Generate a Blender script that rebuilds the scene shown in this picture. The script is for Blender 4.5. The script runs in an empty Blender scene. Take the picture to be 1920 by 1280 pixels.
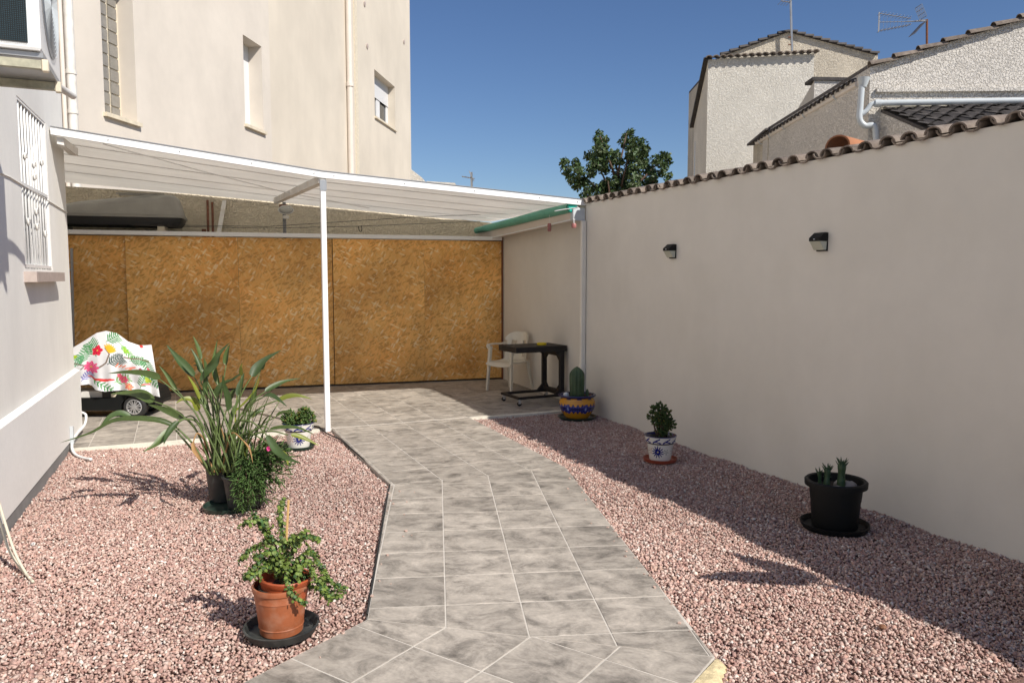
import bpy, math, random
import numpy as np
from mathutils import Vector, Matrix, noise as mnoise
rnd = random.Random(7); nrg = np.random.default_rng(11)
scn = bpy.context.scene; COL = scn.collection
# ---------------------------------------------------------------- camera, sky, sun, exposure
FPX = 1430.0; EYE = 1.6; PITCH = math.radians(4.8); YAW = math.radians(23.9)
cam = bpy.data.objects.new('camera', bpy.data.cameras.new('camera')); COL.objects.link(cam)
cam.location = (0, 0, EYE); cam.rotation_euler = (math.pi/2 - PITCH, 0, -YAW)
cam.data.sensor_width = 36; cam.data.lens = 36*FPX/1920; cam.data.clip_end = 2000; cam.data.clip_start = .05
scn.camera = cam
SUN = Vector((.45, -1.04, 1.0)).normalized()
world = bpy.data.worlds.new('World'); scn.world = world; world.use_nodes = True
wn = world.node_tree.nodes; wl = world.node_tree.links
bg = wn['Background']; bg.inputs['Strength'].default_value = .078
sk = wn.new('ShaderNodeTexSky'); sk.sky_type = 'NISHITA'; sk.sun_disc = False
sk.sun_elevation = math.asin(SUN.z); sk.sun_rotation = math.atan2(SUN.x, SUN.y)
sk.altitude = 200; sk.air_density = 1.0; sk.dust_density = .25; sk.ozone_density = 4.0
hsv = wn.new('ShaderNodeHueSaturation'); hsv.inputs['Saturation'].default_value = 1.1; hsv.inputs['Hue'].default_value = .508; wl.new(sk.outputs[0], hsv.inputs['Color']); wl.new(hsv.outputs[0], bg.inputs[0])
sl = bpy.data.lights.new('sun', 'SUN'); sl.energy = 4.6; sl.angle = math.radians(.53); sl.color = (1, .94, .85)
so = bpy.data.objects.new('sun', sl); COL.objects.link(so); so.rotation_euler = SUN.to_track_quat('Z', 'Y').to_euler()
so.location = (6, -12, 14)
scn.view_settings.view_transform = 'Standard'; scn.view_settings.look = 'None'
scn.view_settings.exposure = .3; scn.view_settings.gamma = 1; scn.view_settings.use_curve_mapping = False
scn.cycles.max_bounces = 8; scn.cycles.diffuse_bounces = 4

# ---------------------------------------------------------------- survey: sight lines of the photograph met with real planes
def ray(px, py):
    x = (px-960)/FPX; y = (640-py)/FPX
    f = math.cos(PITCH)+y*math.sin(PITCH); z = -math.sin(PITCH)+y*math.cos(PITCH)
    return Vector((x*math.cos(YAW)+f*math.sin(YAW), -x*math.sin(YAW)+f*math.cos(YAW), z)), f
O = Vector((0, 0, EYE))
def onp(px, py, P0, n):
    d, _ = ray(px, py); P0 = Vector(P0); n = Vector(n)
    return O + d*((P0-O).dot(n)/d.dot(n))
def gp(px, py, z=0): return onp(px, py, (0, 0, z), (0, 0, 1))
def cp(px, py, F):
    d, f = ray(px, py); return O + d*(F/f)
def RF(r, f, z=0): return Vector((r*math.cos(YAW)+f*math.sin(YAW), -r*math.sin(YAW)+f*math.cos(YAW), z))

# ---------------------------------------------------------------- mesh builder
class MB:
    def __init__(s): s.v = []; s.f = []; s.c = []
    def add(s, vs, fs):
        b = len(s.v); s.v += [Vector(v) for v in vs]; s.f += [tuple(b+i for i in f) for f in fs]; return s
    def hexa(s, p):   # p: bottom 4 ccw, top 4 ccw
        return s.add(p, [(3,2,1,0), (4,5,6,7), (0,1,5,4), (1,2,6,5), (2,3,7,6), (3,0,4,7)])
    def box(s, x0, x1, y0, y1, z0, z1):
        return s.hexa([(x0,y0,z0),(x1,y0,z0),(x1,y1,z0),(x0,y1,z0),(x0,y0,z1),(x1,y0,z1),(x1,y1,z1),(x0,y1,z1)])
    def bbox(s, x0, x1, y0, y1, z0, z1, b=.004):   # box with bevelled edges
        xs = (x0, x0+b, x1-b, x1); ys = (y0, y0+b, y1-b, y1)
        ring = lambda i, z: [(x0+i, y0, z) , (x1-i, y0, z), (x1, y0+i, z), (x1, y1-i, z), (x1-i, y1, z), (x0+i, y1, z), (x0, y1-i, z), (x0, y0+i, z)]
        def inset(z): return [(x0+b, y0+b*.5, z), (x1-b, y0+b*.5, z), (x1-b*.5, y0+b, z), (x1-b*.5, y1-b, z), (x1-b, y1-b*.5, z), (x0+b, y1-b*.5, z), (x0+b*.5, y1-b, z), (x0+b*.5, y0+b, z)]
        R = [inset(z0), ring(b, z0+b), ring(b, z1-b), inset(z1)]
        base = len(s.v)
        for r in R: s.v += [Vector(p) for p in r]
        s.f.append(tuple(base+i for i in range(7, -1, -1))); s.f.append(tuple(base+24+i for i in range(8)))
        for k in range(3):
            for i in range(8):
                j = (i+1) % 8; s.f.append((base+k*8+i, base+k*8+j, base+k*8+8+j, base+k*8+8+i))
        return s
    def obar(s, a, b, w, h, up=(0,0,1)):   # rectangular bar from a to b
        a = Vector(a); b = Vector(b); d = (b-a).normalized(); u = Vector(up)
        if abs(d.dot(u)) > .99: u = Vector((0,1,0))
        r = d.cross(u).normalized()*w/2; u = r.cross(d).normalized()*h/2
        return s.hexa([a-r-u, a+r-u, b+r-u, b-r-u, a-r+u, a+r+u, b+r+u, b-r+u])
    def prism(s, poly, ext):
        n = len(poly); e = Vector(ext); P = [Vector(p) for p in poly]
        return s.add(P+[p+e for p in P], [tuple(range(n-1,-1,-1)), tuple(range(n,2*n))]+[(i,(i+1)%n,n+(i+1)%n,n+i) for i in range(n)])
    def tube(s, pts, r, n=8, cap=True):
        pts = [Vector(p) for p in pts]; m = len(pts)
        rs = r if isinstance(r, (list, tuple)) else [r]*m
        b = len(s.v); u = None
        for i, p in enumerate(pts):
            d = (pts[min(i+1,m-1)]-pts[max(i-1,0)])
            d = d.normalized() if d.length > 1e-9 else Vector((0,0,1))
            if u is None:
                u = d.cross(Vector((0,0,1)) if abs(d.z) < .9 else Vector((1,0,0))).normalized()
            else:
                u = (u-d*u.dot(d)); u = u.normalized() if u.length > 1e-6 else d.orthogonal().normalized()
            w = d.cross(u)
            for k in range(n):
                a = 2*math.pi*k/n; s.v.append(p+(u*math.cos(a)+w*math.sin(a))*rs[i])
        for i in range(m-1):
            for k in range(n):
                j = (k+1) % n; s.f.append((b+i*n+k, b+i*n+j, b+(i+1)*n+j, b+(i+1)*n+k))
        if cap: s.f += [tuple(b+k for k in range(n-1,-1,-1)), tuple(b+(m-1)*n+k for k in range(n))]
        return s
    def lathe(s, prof, c=(0,0,0), n=32, sx=1, sy=1, rot=0):
        b = len(s.v); c = Vector(c)
        for r, z in prof:
            for k in range(n):
                a = 2*math.pi*k/n; x = r*math.cos(a)*sx; y = r*math.sin(a)*sy
                s.v.append(c+Vector((x*math.cos(rot)-y*math.sin(rot), x*math.sin(rot)+y*math.cos(rot), z)))
        m = len(prof)
        for i in range(m-1):
            for k in range(n):
                j = (k+1) % n; s.f.append((b+i*n+k, b+i*n+j, b+(i+1)*n+j, b+(i+1)*n+k))
        if prof[0][0] > 1e-5: s.f.append(tuple(b+k for k in range(n-1,-1,-1)))
        if prof[-1][0] > 1e-5: s.f.append(tuple(b+(m-1)*n+k for k in range(n)))
        return s
    def grid(s, P):   # P[i][j]
        b = len(s.v); m = len(P); n = len(P[0])
        for r in P: s.v += [Vector(p) for p in r]
        s.f += [(b+i*n+j, b+i*n+j+1, b+(i+1)*n+j+1, b+(i+1)*n+j) for i in range(m-1) for j in range(n-1)]
        return s
    def xf(s, M):
        s.v = [M @ v for v in s.v]; return s
    def build(s, name, mat, parent=None, smooth=False, col=None, kind=None, label=None):
        me = bpy.data.meshes.new(name)
        if parent is None:
            xs = [v.x for v in s.v]; ys = [v.y for v in s.v]; zs = [v.z for v in s.v]
            org = Vector(((min(xs)+max(xs))/2, (min(ys)+max(ys))/2, min(zs)))
        else: org = ORG[parent.name]
        me.from_pydata([v-org for v in s.v], [], s.f)
        if smooth is True: me.shade_smooth()
        elif smooth:
            me.shade_smooth(); me.set_sharp_from_angle(angle=math.radians(smooth))
        if mat: me.materials.append(mat)
        if col is not None:
            a = me.color_attributes.new('paint', 'FLOAT_COLOR', 'POINT')
            a.data.foreach_set('color', np.array(col, dtype=np.float32).ravel())
        o = bpy.data.objects.new(name, me); COL.objects.link(o)
        if parent is None: o.location = org
        else: o.parent = parent
        ORG[o.name] = org
        if kind: o['kind'] = kind
        if label: o['label'] = label
        return o
ORG = {}
def thing(name, label, cat, loc, group=None):
    o = bpy.data.objects.new(name, None); COL.objects.link(o); o.location = loc; o.empty_display_size = .1
    ORG[o.name] = Vector(loc); o['label'] = label; o['category'] = cat
    if group: o['group'] = group
    return o
def tag(o, label, cat, group=None):
    o['label'] = label; o['category'] = cat
    if group: o['group'] = group
    return o
def struct(o): o['kind'] = 'structure'; return o

# ---------------------------------------------------------------- materials
def mat(name, col, rough=.7, spots=(), bump=(), metal=0, paint=False, objvar=0, spec=.5, trans=0, tint=None, coat=0):
    """spots: (scale, amount, detail, stretch xyz) darken/lighten; bump: (scale, strength, distance)"""
    m = bpy.data.materials.new(name); m.use_nodes = True; nt = m.node_tree; N = nt.nodes; L = nt.links
    b = N['Principled BSDF']; b.inputs['Roughness'].default_value = rough; b.inputs['Metallic'].default_value = metal
    b.inputs['Specular IOR Level'].default_value = spec; b.inputs['Coat Weight'].default_value = coat
    tc = N.new('ShaderNodeNewGeometry')
    if paint:
        a = N.new('ShaderNodeAttribute'); a.attribute_name = 'paint'; c = a.outputs['Color']
    else:
        r = N.new('ShaderNodeRGB'); r.outputs[0].default_value = (*col, 1); c = r.outputs[0]
    oi = N.new('ShaderNodeObjectInfo')
    for i, sp in enumerate(spots):
        sc, am = sp[0], sp[1]; det = sp[2] if len(sp) > 2 else 4; st = sp[3] if len(sp) > 3 else (1,1,1)
        mp = N.new('ShaderNodeMapping'); mp.inputs['Scale'].default_value = st; mp.inputs['Location'].default_value = (i*3.1, i*1.7, i)
        L.new(tc.outputs['Position'], mp.inputs[0])
        n = N.new('ShaderNodeTexNoise'); n.inputs['Scale'].default_value = sc; n.inputs['Detail'].default_value = det; n.inputs['Roughness'].default_value = .6
        L.new(mp.outputs[0], n.inputs[0])
        mr = N.new('ShaderNodeMapRange'); mr.inputs[1].default_value = .3; mr.inputs[2].default_value = .7
        mr.inputs[3].default_value = 1-am; mr.inputs[4].default_value = 1+am*.6
        L.new(n.outputs[0], mr.inputs[0])
        mx = N.new('ShaderNodeVectorMath'); mx.operation = 'SCALE'; L.new(c, mx.inputs[0]); L.new(mr.outputs[0], mx.inputs['Scale']); c = mx.outputs[0]
    if tint:   # (colour, scale, amount)
        n = N.new('ShaderNodeTexNoise'); n.inputs['Scale'].default_value = tint[1]; n.inputs['Detail'].default_value = 5; L.new(tc.outputs['Position'], n.inputs[0])
        mr = N.new('ShaderNodeMapRange'); mr.inputs[1].default_value = .45; mr.inputs[2].default_value = .75; mr.inputs[4].default_value = tint[2]; L.new(n.outputs[0], mr.inputs[0])
        mx = N.new('ShaderNodeMix'); mx.data_type = 'RGBA'; L.new(mr.outputs[0], mx.inputs[0]); L.new(c, mx.inputs[6]); mx.inputs[7].default_value = (*tint[0], 1); c = mx.outputs[2]
    if objvar:
        mr = N.new('ShaderNodeMapRange'); mr.inputs[3].default_value = 1-objvar; mr.inputs[4].default_value = 1+objvar; L.new(oi.outputs['Random'], mr.inputs[0])
        mx = N.new('ShaderNodeVectorMath'); mx.operation = 'SCALE'; L.new(c, mx.inputs[0]); L.new(mr.outputs[0], mx.inputs['Scale']); c = mx.outputs[0]
    L.new(c, b.inputs['Base Color'])
    prev = None
    for sc, st, di in bump:
        n = N.new('ShaderNodeTexNoise'); n.inputs['Scale'].default_value = sc; n.inputs['Detail'].default_value = 5; n.inputs['Roughness'].default_value = .6
        L.new(tc.outputs['Position'], n.inputs[0])
        bp = N.new('ShaderNodeBump'); bp.inputs['Strength'].default_value = st; bp.inputs['Distance'].default_value = di
        L.new(n.outputs[0], bp.inputs['Height'])
        if prev: L.new(prev, bp.inputs['Normal'])
        prev = bp.outputs[0]
    if prev: L.new(prev, b.inputs['Normal'])
    if trans:
        t = N.new('ShaderNodeBsdfTranslucent'); L.new(c, t.inputs[0]); ms = N.new('ShaderNodeMixShader'); ms.inputs[0].default_value = trans
        L.new(b.outputs[0], ms.inputs[1]); L.new(t.outputs[0], ms.inputs[2]); L.new(ms.outputs[0], N['Material Output'].inputs[0])
    return m

def stucco(name, col, scale=38, dist=.012, spots=((1.2,.08),(.35,.07))):
    """coarse thrown plaster: lumps from voronoi and noise"""
    m = mat(name, col, .9, spots, ((120,.3,.002),))
    nt = m.node_tree; N = nt.nodes; L = nt.links; b = N['Principled BSDF']
    g = N.new('ShaderNodeNewGeometry'); nz = N.new('ShaderNodeTexNoise'); nz.inputs['Scale'].default_value = scale; nz.inputs['Detail'].default_value = 3; nz.inputs['Distortion'].default_value = .8
    L.new(g.outputs['Position'], nz.inputs[0])
    rp = N.new('ShaderNodeMapRange'); rp.inputs[1].default_value = .42; rp.inputs[2].default_value = .6; rp.interpolation_type = 'SMOOTHSTEP'; L.new(nz.outputs[0], rp.inputs[0])
    bp = N.new('ShaderNodeBump'); bp.inputs['Strength'].default_value = 1; bp.inputs['Distance'].default_value = dist
    L.new(rp.outputs[0], bp.inputs['Height'])
    old = b.inputs['Normal'].links[0].from_socket; L.new(old, bp.inputs['Normal']); L.new(bp.outputs[0], b.inputs['Normal'])
    return m

M = {}
M['wall'] = mat('cream_render', (.72,.685,.615), .85, ((.8,.05),(6,.02),(3.0,.018,5,(1,1,.2))), ((260,.22,.002),(40,.1,.003),(4,.25,.01)), tint=((.62,.585,.51),1.3,.45))
M['house'] = mat('grey_white_render', (.82,.80,.755), .85, ((.9,.06),(3.5,.05,5,(1,1,.25)),(30,.02)), ((160,.10,.002),))
M['dado'] = mat('dado_render', (.82,.81,.785), .85, ((1.2,.05),(24,.03)), ((200,.10,.002),))
M['skirt'] = mat('grey_skirting', (.22,.22,.22), .8, ((6,.15),))
M['block'] = mat('apartment_render', (.67,.61,.535), .85, ((.6,.06),(.25,.06),(1.1,.05,5,(1,1,.4)),(5,.025)), ((90,.2,.003),))
M['block2'] = mat('apartment_render_warm', (.65,.585,.49), .85, ((.6,.07),(.25,.06),(1.1,.06,5,(1,1,.4))), ((90,.2,.003),))
M['stucco'] = stucco('yellow_stucco', (.80,.71,.54), 30, .012)
M['stucco_far'] = stucco('pale_stucco', (.76,.72,.64), 34, .014)
M['stucco_gable'] = stucco('white_stucco', (.78,.735,.67), 34, .018)
M['stucco_old'] = stucco('stained_stucco', (.64,.57,.46), 24, .016, ((.8,.16),(2.2,.2,5,(1,1,.3))))
M['white'] = mat('white_paint', (.8,.8,.79), .35, ((3,.03),))
M['whitemetal'] = mat('white_lacquer', (.84,.84,.83), .3, ((4,.03),))
M['oldwhite'] = mat('aged_white_paint', (.74,.72,.68), .5, ((5,.08),), tint=((.45,.36,.25),9,.35))
M['pvc'] = mat('grey_pvc', (.52,.56,.58), .35, ((4,.06),))
M['pipewhite'] = mat('white_pvc', (.80,.77,.69), .4, ((4,.05),))
M['pvcpink'] = mat('cream_pvc', (.70,.63,.56), .4, ((4,.05),))
M['panel'] = mat('canopy_panel', (.86,.84,.80), .45, ((22,.07,2,(.02,1,.02)),(1.1,.06),(14,.03,3,(.1,1,1))), ((30,.15,.003),), trans=.6)
M['dark'] = mat('dark_gap', (.03,.028,.025), .8)
M['rust'] = mat('rusty_iron', (.19,.075,.04), .85, ((20,.3),), ((60,.4,.003),))
M['clay'] = mat('weathered_roof_tile', (.17,.135,.11), .9, ((5,.25),(30,.25)), ((50,.5,.006),), objvar=.3, tint=((.34,.29,.24),14,.5))
M['clayneat'] = mat('terracotta_roof_tile', (.36,.15,.07), .85, ((9,.2),), ((50,.3,.004),))
M['slate'] = mat('dark_roof_tile', (.085,.075,.07), .85, ((8,.25),(40,.25)), ((50,.4,.005),), objvar=.3)
M['sill'] = mat('pinkish_stone', (.46,.38,.34), .6, ((14,.14),), ((80,.2,.002),))
M['sillcream'] = mat('cream_stone', (.70,.62,.48), .6, ((10,.15),))
M['black'] = mat('black_plastic', (.006,.007,.007), .6, ((6,.2),), spec=.3)
M['blackpaint'] = mat('black_brown_paint', (.009,.007,.007), .6, ((9,.3),), ((60,.15,.002),))
M['potgrey'] = mat('dark_grey_plastic', (.022,.026,.026), .5, ((7,.3),), tint=((.13,.13,.12),11,.4))
M['greenglaze'] = mat('dark_green_plastic', (.025,.045,.035), .3, ((7,.2),))
M['terra'] = mat('terracotta_plastic', (.33,.10,.04), .5, ((7,.14),(60,.08)), tint=((.50,.33,.24),16,.35))
M['terrared'] = mat('red_terracotta', (.30,.06,.03), .6, ((9,.15),))
M['soil'] = mat('dark_soil', (.03,.022,.016), .95, ((40,.4),), ((60,1,.02),))
M['stone'] = mat('grey_pebble', (.26,.24,.22), .7, ((12,.2),))
M['leaf'] = mat('strelitzia_leaf', (.085,.128,.035), .42, ((8,.2),(60,.12,3,(1,1,.1))), objvar=.25, trans=.18)
M['leafdark'] = mat('blue_green_leaf', (.058,.098,.03), .45, ((9,.2),), objvar=.25, trans=.12)
M['leafyellow'] = mat('yellow_green_leaf', (.20,.23,.03), .45, ((9,.2),), objvar=.2, trans=.2)
M['leafdry'] = mat('dry_leaf', (.38,.22,.09), .7, ((12,.2),), trans=.15)
M['stem'] = mat('green_stem', (.105,.15,.045), .5, ((10,.2),))
M['bark'] = mat('brown_bark', (.10,.06,.04), .85, ((20,.3),))
M['treeleaf'] = mat('tree_leaf', (.05,.085,.028), .5, paint=True, trans=.15)
M['succ'] = mat('succulent_leaf', (.1,.2,.05), .6, paint=True, trans=.08)
M['cactus'] = mat('cactus_skin', (.035,.075,.03), .45, ((9,.2),), tint=((.09,.13,.07),9,.5))
M['plasticchair'] = mat('white_plastic', (.70,.65,.54), .45, ((5,.05),))
M['yellow'] = mat('yellow_plastic', (.75,.55,.01), .35)
M['paint'] = mat('hand_painted_glaze', (1,1,1), .22, paint=True, coat=.3)
M['cloth'] = mat('printed_cloth', (1,1,1), .85, (), ((30,.15,.01),), paint=True, trans=.12)
M['rubber'] = mat('black_rubber', (.02,.02,.02), .7, ((12,.2),))
M['chrome'] = mat('silver_plastic', (.62,.62,.63), .28, metal=.7)
M['alu'] = mat('aluminium', (.42,.42,.42), .38, ((6,.1),), metal=.8)
M['green'] = mat('green_tarpaulin', (.12,.42,.31), .55, ((6,.12),))
M['cream'] = mat('cream_cable', (.62,.58,.46), .5, ((9,.06),))
M['beige'] = mat('beige_painted_metal', (.40,.385,.29), .6, ((9,.3),(30,.2)))
M['mortar'] = mat('white_mortar', (.72,.68,.58), .9, ((9,.12),(40,.1)), ((40,.6,.01),))
M['creamstone'] = mat('cream_mortar_lump', (.66,.55,.33), .9, ((12,.25),(50,.2)), ((40,.8,.012),))
M['grout'] = mat('grout', (.57,.53,.475), .9, ((9,.12),(60,.08)), ((90,.4,.003),))
M['coil'] = mat('coil_mesh', (.02,.055,.075), .5, ((200,.3),))
M['box'] = mat('roof_box_plastic', (.30,.29,.26), .5, ((3,.15),), ((90,.3,.002),))
M['boxdark'] = mat('roof_box_base', (.02,.02,.02), .5)
M['glass'] = mat('dark_window_glass', (.03,.035,.04), .08, spec=.8)
M['glassblock'] = mat('glass_block', (.25,.235,.21), .15, ((9,.15),), spec=.6, objvar=.06)
M['shutter'] = mat('white_shutter', (.7,.7,.7), .5)
M['magenta'] = mat('magenta_petal', (.65,.02,.22), .5, trans=.2)
M['bamboo'] = mat('bamboo_stake', (.60,.38,.15), .6, ((20,.15),))
M['pinkstone'] = mat('pink_ceramic', (.36,.14,.13), .4, ((30,.3),))
M['sensor'] = mat('frosted_led_panel', (.52,.53,.44), .25)

# painted porcelain floor tile: cloudy grey and brown, grain along one side
def tile_mat():
    m = mat('stone_look_tile', (.3,.28,.25), .5, spec=.35); nt = m.node_tree; N = nt.nodes; L = nt.links; b = N['Principled BSDF']
    oi = N.new('ShaderNodeObjectInfo'); tc = N.new('ShaderNodeTexCoord')
    cm = N.new('ShaderNodeCombineXYZ'); ml = N.new('ShaderNodeMath'); ml.operation = 'MULTIPLY'; ml.inputs[1].default_value = 97
    L.new(oi.outputs['Random'], ml.inputs[0]); L.new(ml.outputs[0], cm.inputs[0]); L.new(ml.outputs[0], cm.inputs[2])
    ad = N.new('ShaderNodeVectorMath'); ad.operation = 'ADD'; L.new(tc.outputs['Object'], ad.inputs[0]); L.new(cm.outputs[0], ad.inputs[1])
    mp = N.new('ShaderNodeMapping'); mp.inputs['Scale'].default_value = (1, 1.3, 1); L.new(ad.outputs[0], mp.inputs[0])
    n1 = N.new('ShaderNodeTexNoise'); n1.inputs['Scale'].default_value = 5.5; n1.inputs['Detail'].default_value = 10; n1.inputs['Roughness'].default_value = .72; n1.inputs['Distortion'].default_value = .5; L.new(mp.outputs[0], n1.inputs[0])
    cr = N.new('ShaderNodeValToRGB'); L.new(n1.outputs[0], cr.inputs[0]); e = cr.color_ramp.elements
    e[0].position = .30; e[0].color = (.115,.102,.088,1); e[1].position = .67; e[1].color = (.50,.45,.39,1)
    k = e.new(.42); k.color = (.25,.225,.195,1); k = e.new(.52); k.color = (.37,.332,.288,1)
    n2 = N.new('ShaderNodeTexNoise'); n2.inputs['Scale'].default_value = 55; n2.inputs['Detail'].default_value = 4; L.new(mp.outputs[0], n2.inputs[0])
    mr = N.new('ShaderNodeMapRange'); mr.inputs[1].default_value = .3; mr.inputs[2].default_value = .7; mr.inputs[3].default_value = .9; mr.inputs[4].default_value = 1.1; L.new(n2.outputs[0], mr.inputs[0])
    mx = N.new('ShaderNodeVectorMath'); mx.operation = 'SCALE'; L.new(cr.outputs[0], mx.inputs[0]); L.new(mr.outputs[0], mx.inputs['Scale'])
    mr2 = N.new('ShaderNodeMapRange'); mr2.inputs[3].default_value = .86; mr2.inputs[4].default_value = 1.12; L.new(oi.outputs['Random'], mr2.inputs[0])
    mx2 = N.new('ShaderNodeVectorMath'); mx2.operation = 'SCALE'; L.new(mx.outputs[0], mx2.inputs[0]); L.new(mr2.outputs[0], mx2.inputs['Scale'])
    L.new(mx2.outputs[0], b.inputs['Base Color'])
    bp = N.new('ShaderNodeBump'); bp.inputs['Strength'].default_value = .25; bp.inputs['Distance'].default_value = .002; L.new(n1.outputs[0], bp.inputs['Height']); L.new(bp.outputs[0], b.inputs['Normal'])
    return m
M['tile'] = tile_mat()

# oriented strand board: layers of long flakes at several angles
def osb_mat():
    m = mat('oriented_strand_board', (.4,.2,.06), .55, spec=.3); nt = m.node_tree; N = nt.nodes; L = nt.links; b = N['Principled BSDF']
    tc = N.new('ShaderNodeNewGeometry'); sp = N.new('ShaderNodeSeparateXYZ'); L.new(tc.outputs['Position'], sp.inputs[0])
    oi = N.new('ShaderNodeObjectInfo'); ml = N.new('ShaderNodeMath'); ml.operation = 'MULTIPLY'; ml.inputs[1].default_value = 53; L.new(oi.outputs['Random'], ml.inputs[0])
    cb = N.new('ShaderNodeCombineXYZ'); L.new(sp.outputs[0], cb.inputs[0]); L.new(sp.outputs[2], cb.inputs[1]); L.new(ml.outputs[0], cb.inputs[2])
    nb = N.new('ShaderNodeTexNoise'); nb.inputs['Scale'].default_value = 1.5; nb.inputs['Detail'].default_value = 6; L.new(cb.outputs[0], nb.inputs[0])
    cr = N.new('ShaderNodeValToRGB'); L.new(nb.outputs[0], cr.inputs[0]); e = cr.color_ramp.elements
    e[0].position = .3; e[0].color = (.80,.37,.095,1); e[1].position = .7; e[1].color = (.95,.56,.19,1); c = cr.outputs[0]
    hs = []
    for i, (ang, sx, sy, thr, colr) in enumerate([(82,13,34,.35,(.84,.44,.12)),(-50,12,42,.4,(.70,.35,.085)),(75,13,44,.4,(.84,.48,.15)),(-25,11,32,.55,(.50,.23,.055)),(52,12,36,.60,(.88,.56,.22)),(-70,9,40,.66,(.60,.30,.09)),(24,11,38,.885,(.93,.68,.36)),(-58,10,34,.90,(.93,.70,.40))]):
        vr = N.new('ShaderNodeVectorRotate'); vr.rotation_type = 'Z_AXIS'; vr.inputs['Angle'].default_value = math.radians(ang); L.new(cb.outputs[0], vr.inputs['Vector'])
        nd = N.new('ShaderNodeTexNoise'); nd.inputs['Scale'].default_value = 9+i; nd.inputs['Detail'].default_value = 2; L.new(vr.outputs[0], nd.inputs[0])
        ms = N.new('ShaderNodeVectorMath'); ms.operation = 'MULTIPLY_ADD'; ms.inputs[1].default_value = (.016,.016,0); L.new(nd.outputs['Color'], ms.inputs[0]); L.new(vr.outputs[0], ms.inputs[2])
        mp = N.new('ShaderNodeMapping'); mp.inputs['Scale'].default_value = (sx, sy, 1); mp.inputs['Location'].default_value = (i*7.3, i*3.9, i*2.0); L.new(ms.outputs[0], mp.inputs[0])
        vo = N.new('ShaderNodeTexVoronoi'); vo.inputs['Scale'].default_value = 1; L.new(mp.outputs[0], vo.inputs[0])
        sc = N.new('ShaderNodeSeparateColor'); L.new(vo.outputs['Color'], sc.inputs[0])
        g1 = N.new('ShaderNodeMath'); g1.operation = 'GREATER_THAN'; g1.inputs[1].default_value = thr; L.new(sc.outputs[0], g1.inputs[0])
        sm = N.new('ShaderNodeMapRange'); sm.inputs[1].default_value = .55; sm.inputs[2].default_value = .40; sm.inputs[3].default_value = 0; sm.inputs[4].default_value = (.5,.55,.5,.6,.5,.5,.8,.75)[i]; L.new(vo.outputs['Distance'], sm.inputs[0])
        a = N.new('ShaderNodeMath'); a.operation = 'MULTIPLY'; L.new(g1.outputs[0], a.inputs[0]); L.new(sm.outputs[0], a.inputs[1])
        mx = N.new('ShaderNodeMix'); mx.data_type = 'RGBA'; L.new(a.outputs[0], mx.inputs[0]); L.new(c, mx.inputs[6]); mx.inputs[7].default_value = (*colr, 1); c = mx.outputs[2]
        hs.append(a.outputs[0])
    # weather stains, broad
    ns = N.new('ShaderNodeTexNoise'); ns.inputs['Scale'].default_value = 1.1; ns.inputs['Detail'].default_value = 5; L.new(cb.outputs[0], ns.inputs[0])
    mr = N.new('ShaderNodeMapRange'); mr.inputs[1].default_value = .35; mr.inputs[2].default_value = .65; mr.inputs[3].default_value = .76; mr.inputs[4].default_value = 1.1; L.new(ns.outputs[0], mr.inputs[0])
    mx = N.new('ShaderNodeVectorMath'); mx.operation = 'SCALE'; L.new(c, mx.inputs[0]); L.new(mr.outputs[0], mx.inputs['Scale']); L.new(mx.outputs[0], b.inputs['Base Color'])
    bp = N.new('ShaderNodeBump'); bp.inputs['Strength'].default_value = .5; bp.inputs['Distance'].default_value = .003; L.new(hs[4], bp.inputs['Height']); L.new(bp.outputs[0], b.inputs['Normal'])
    return m
M['osb'] = osb_mat()
M['gravel'] = mat('pink_gravel', (.4,.25,.2), .85, paint=True, spec=.3)
M['gravelbase'] = mat('gravel_bed', (.22,.13,.105), .95, ((60,.4),(9,.1)), ((80,1,.01),))
M['earth'] = mat('dry_earth', (.30,.25,.19), .95, ((.5,.1),(20,.15)), ((30,.5,.02),))

# ---------------------------------------------------------------- ground and paving
struct(MB().box(-400, 400, -400, 400, -1.2, -.08).build('ground', M['earth']))
GZ = -.022   # gravel surface just under the tile tops
WX = lambda y: 4.395+.0245*(y-3) if y < 8.04 else 4.56+.056*(y-8.04)                 # garden wall face
HX = lambda y: -.975-.036*(7.9-y)                # house wall face
def clip(poly, a, b):   # keep the part on the left of a->b
    out = []
    for i in range(len(poly)):
        p, q = poly[i], poly[(i+1) % len(poly)]
        sp_ = (b[0]-a[0])*(p[1]-a[1])-(b[1]-a[1])*(p[0]-a[0]); sq = (b[0]-a[0])*(q[1]-a[1])-(b[1]-a[1])*(q[0]-a[0])
        if sp_ >= 0: out.append(p)
        if (sp_ >= 0) != (sq >= 0):
            t = sp_/(sp_-sq); out.append((p[0]+(q[0]-p[0])*t, p[1]+(q[1]-p[1])*t))
    return out
def area(p): return abs(sum(p[i][0]*p[(i+1)%len(p)][1]-p[(i+1)%len(p)][0]*p[i][1] for i in range(len(p))))/2
A = (1.487,5.69); B = (2.985,5.62); Cc = (.783,3.445); D = (2.047,2.497)   # path corners
regU = [(1.49,5.69),(2.985,5.62),(3.06,8.10),(1.49,8.10)]
regL = [A, Cc, D, B]
u3 = Vector((.852,.523)); v3 = Vector((.523,-.852))
Cl = Vector(Cc)-u3*3.4; Dl = Vector(D)-u3*3.2
regD = [Cc, tuple(Cl), tuple(Dl), D]
regP = [(-1.2,8.13),(WX(8.13)-.002,8.13),(WX(11.1)+.05,11.12),(-1.6,11.8)]
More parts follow.
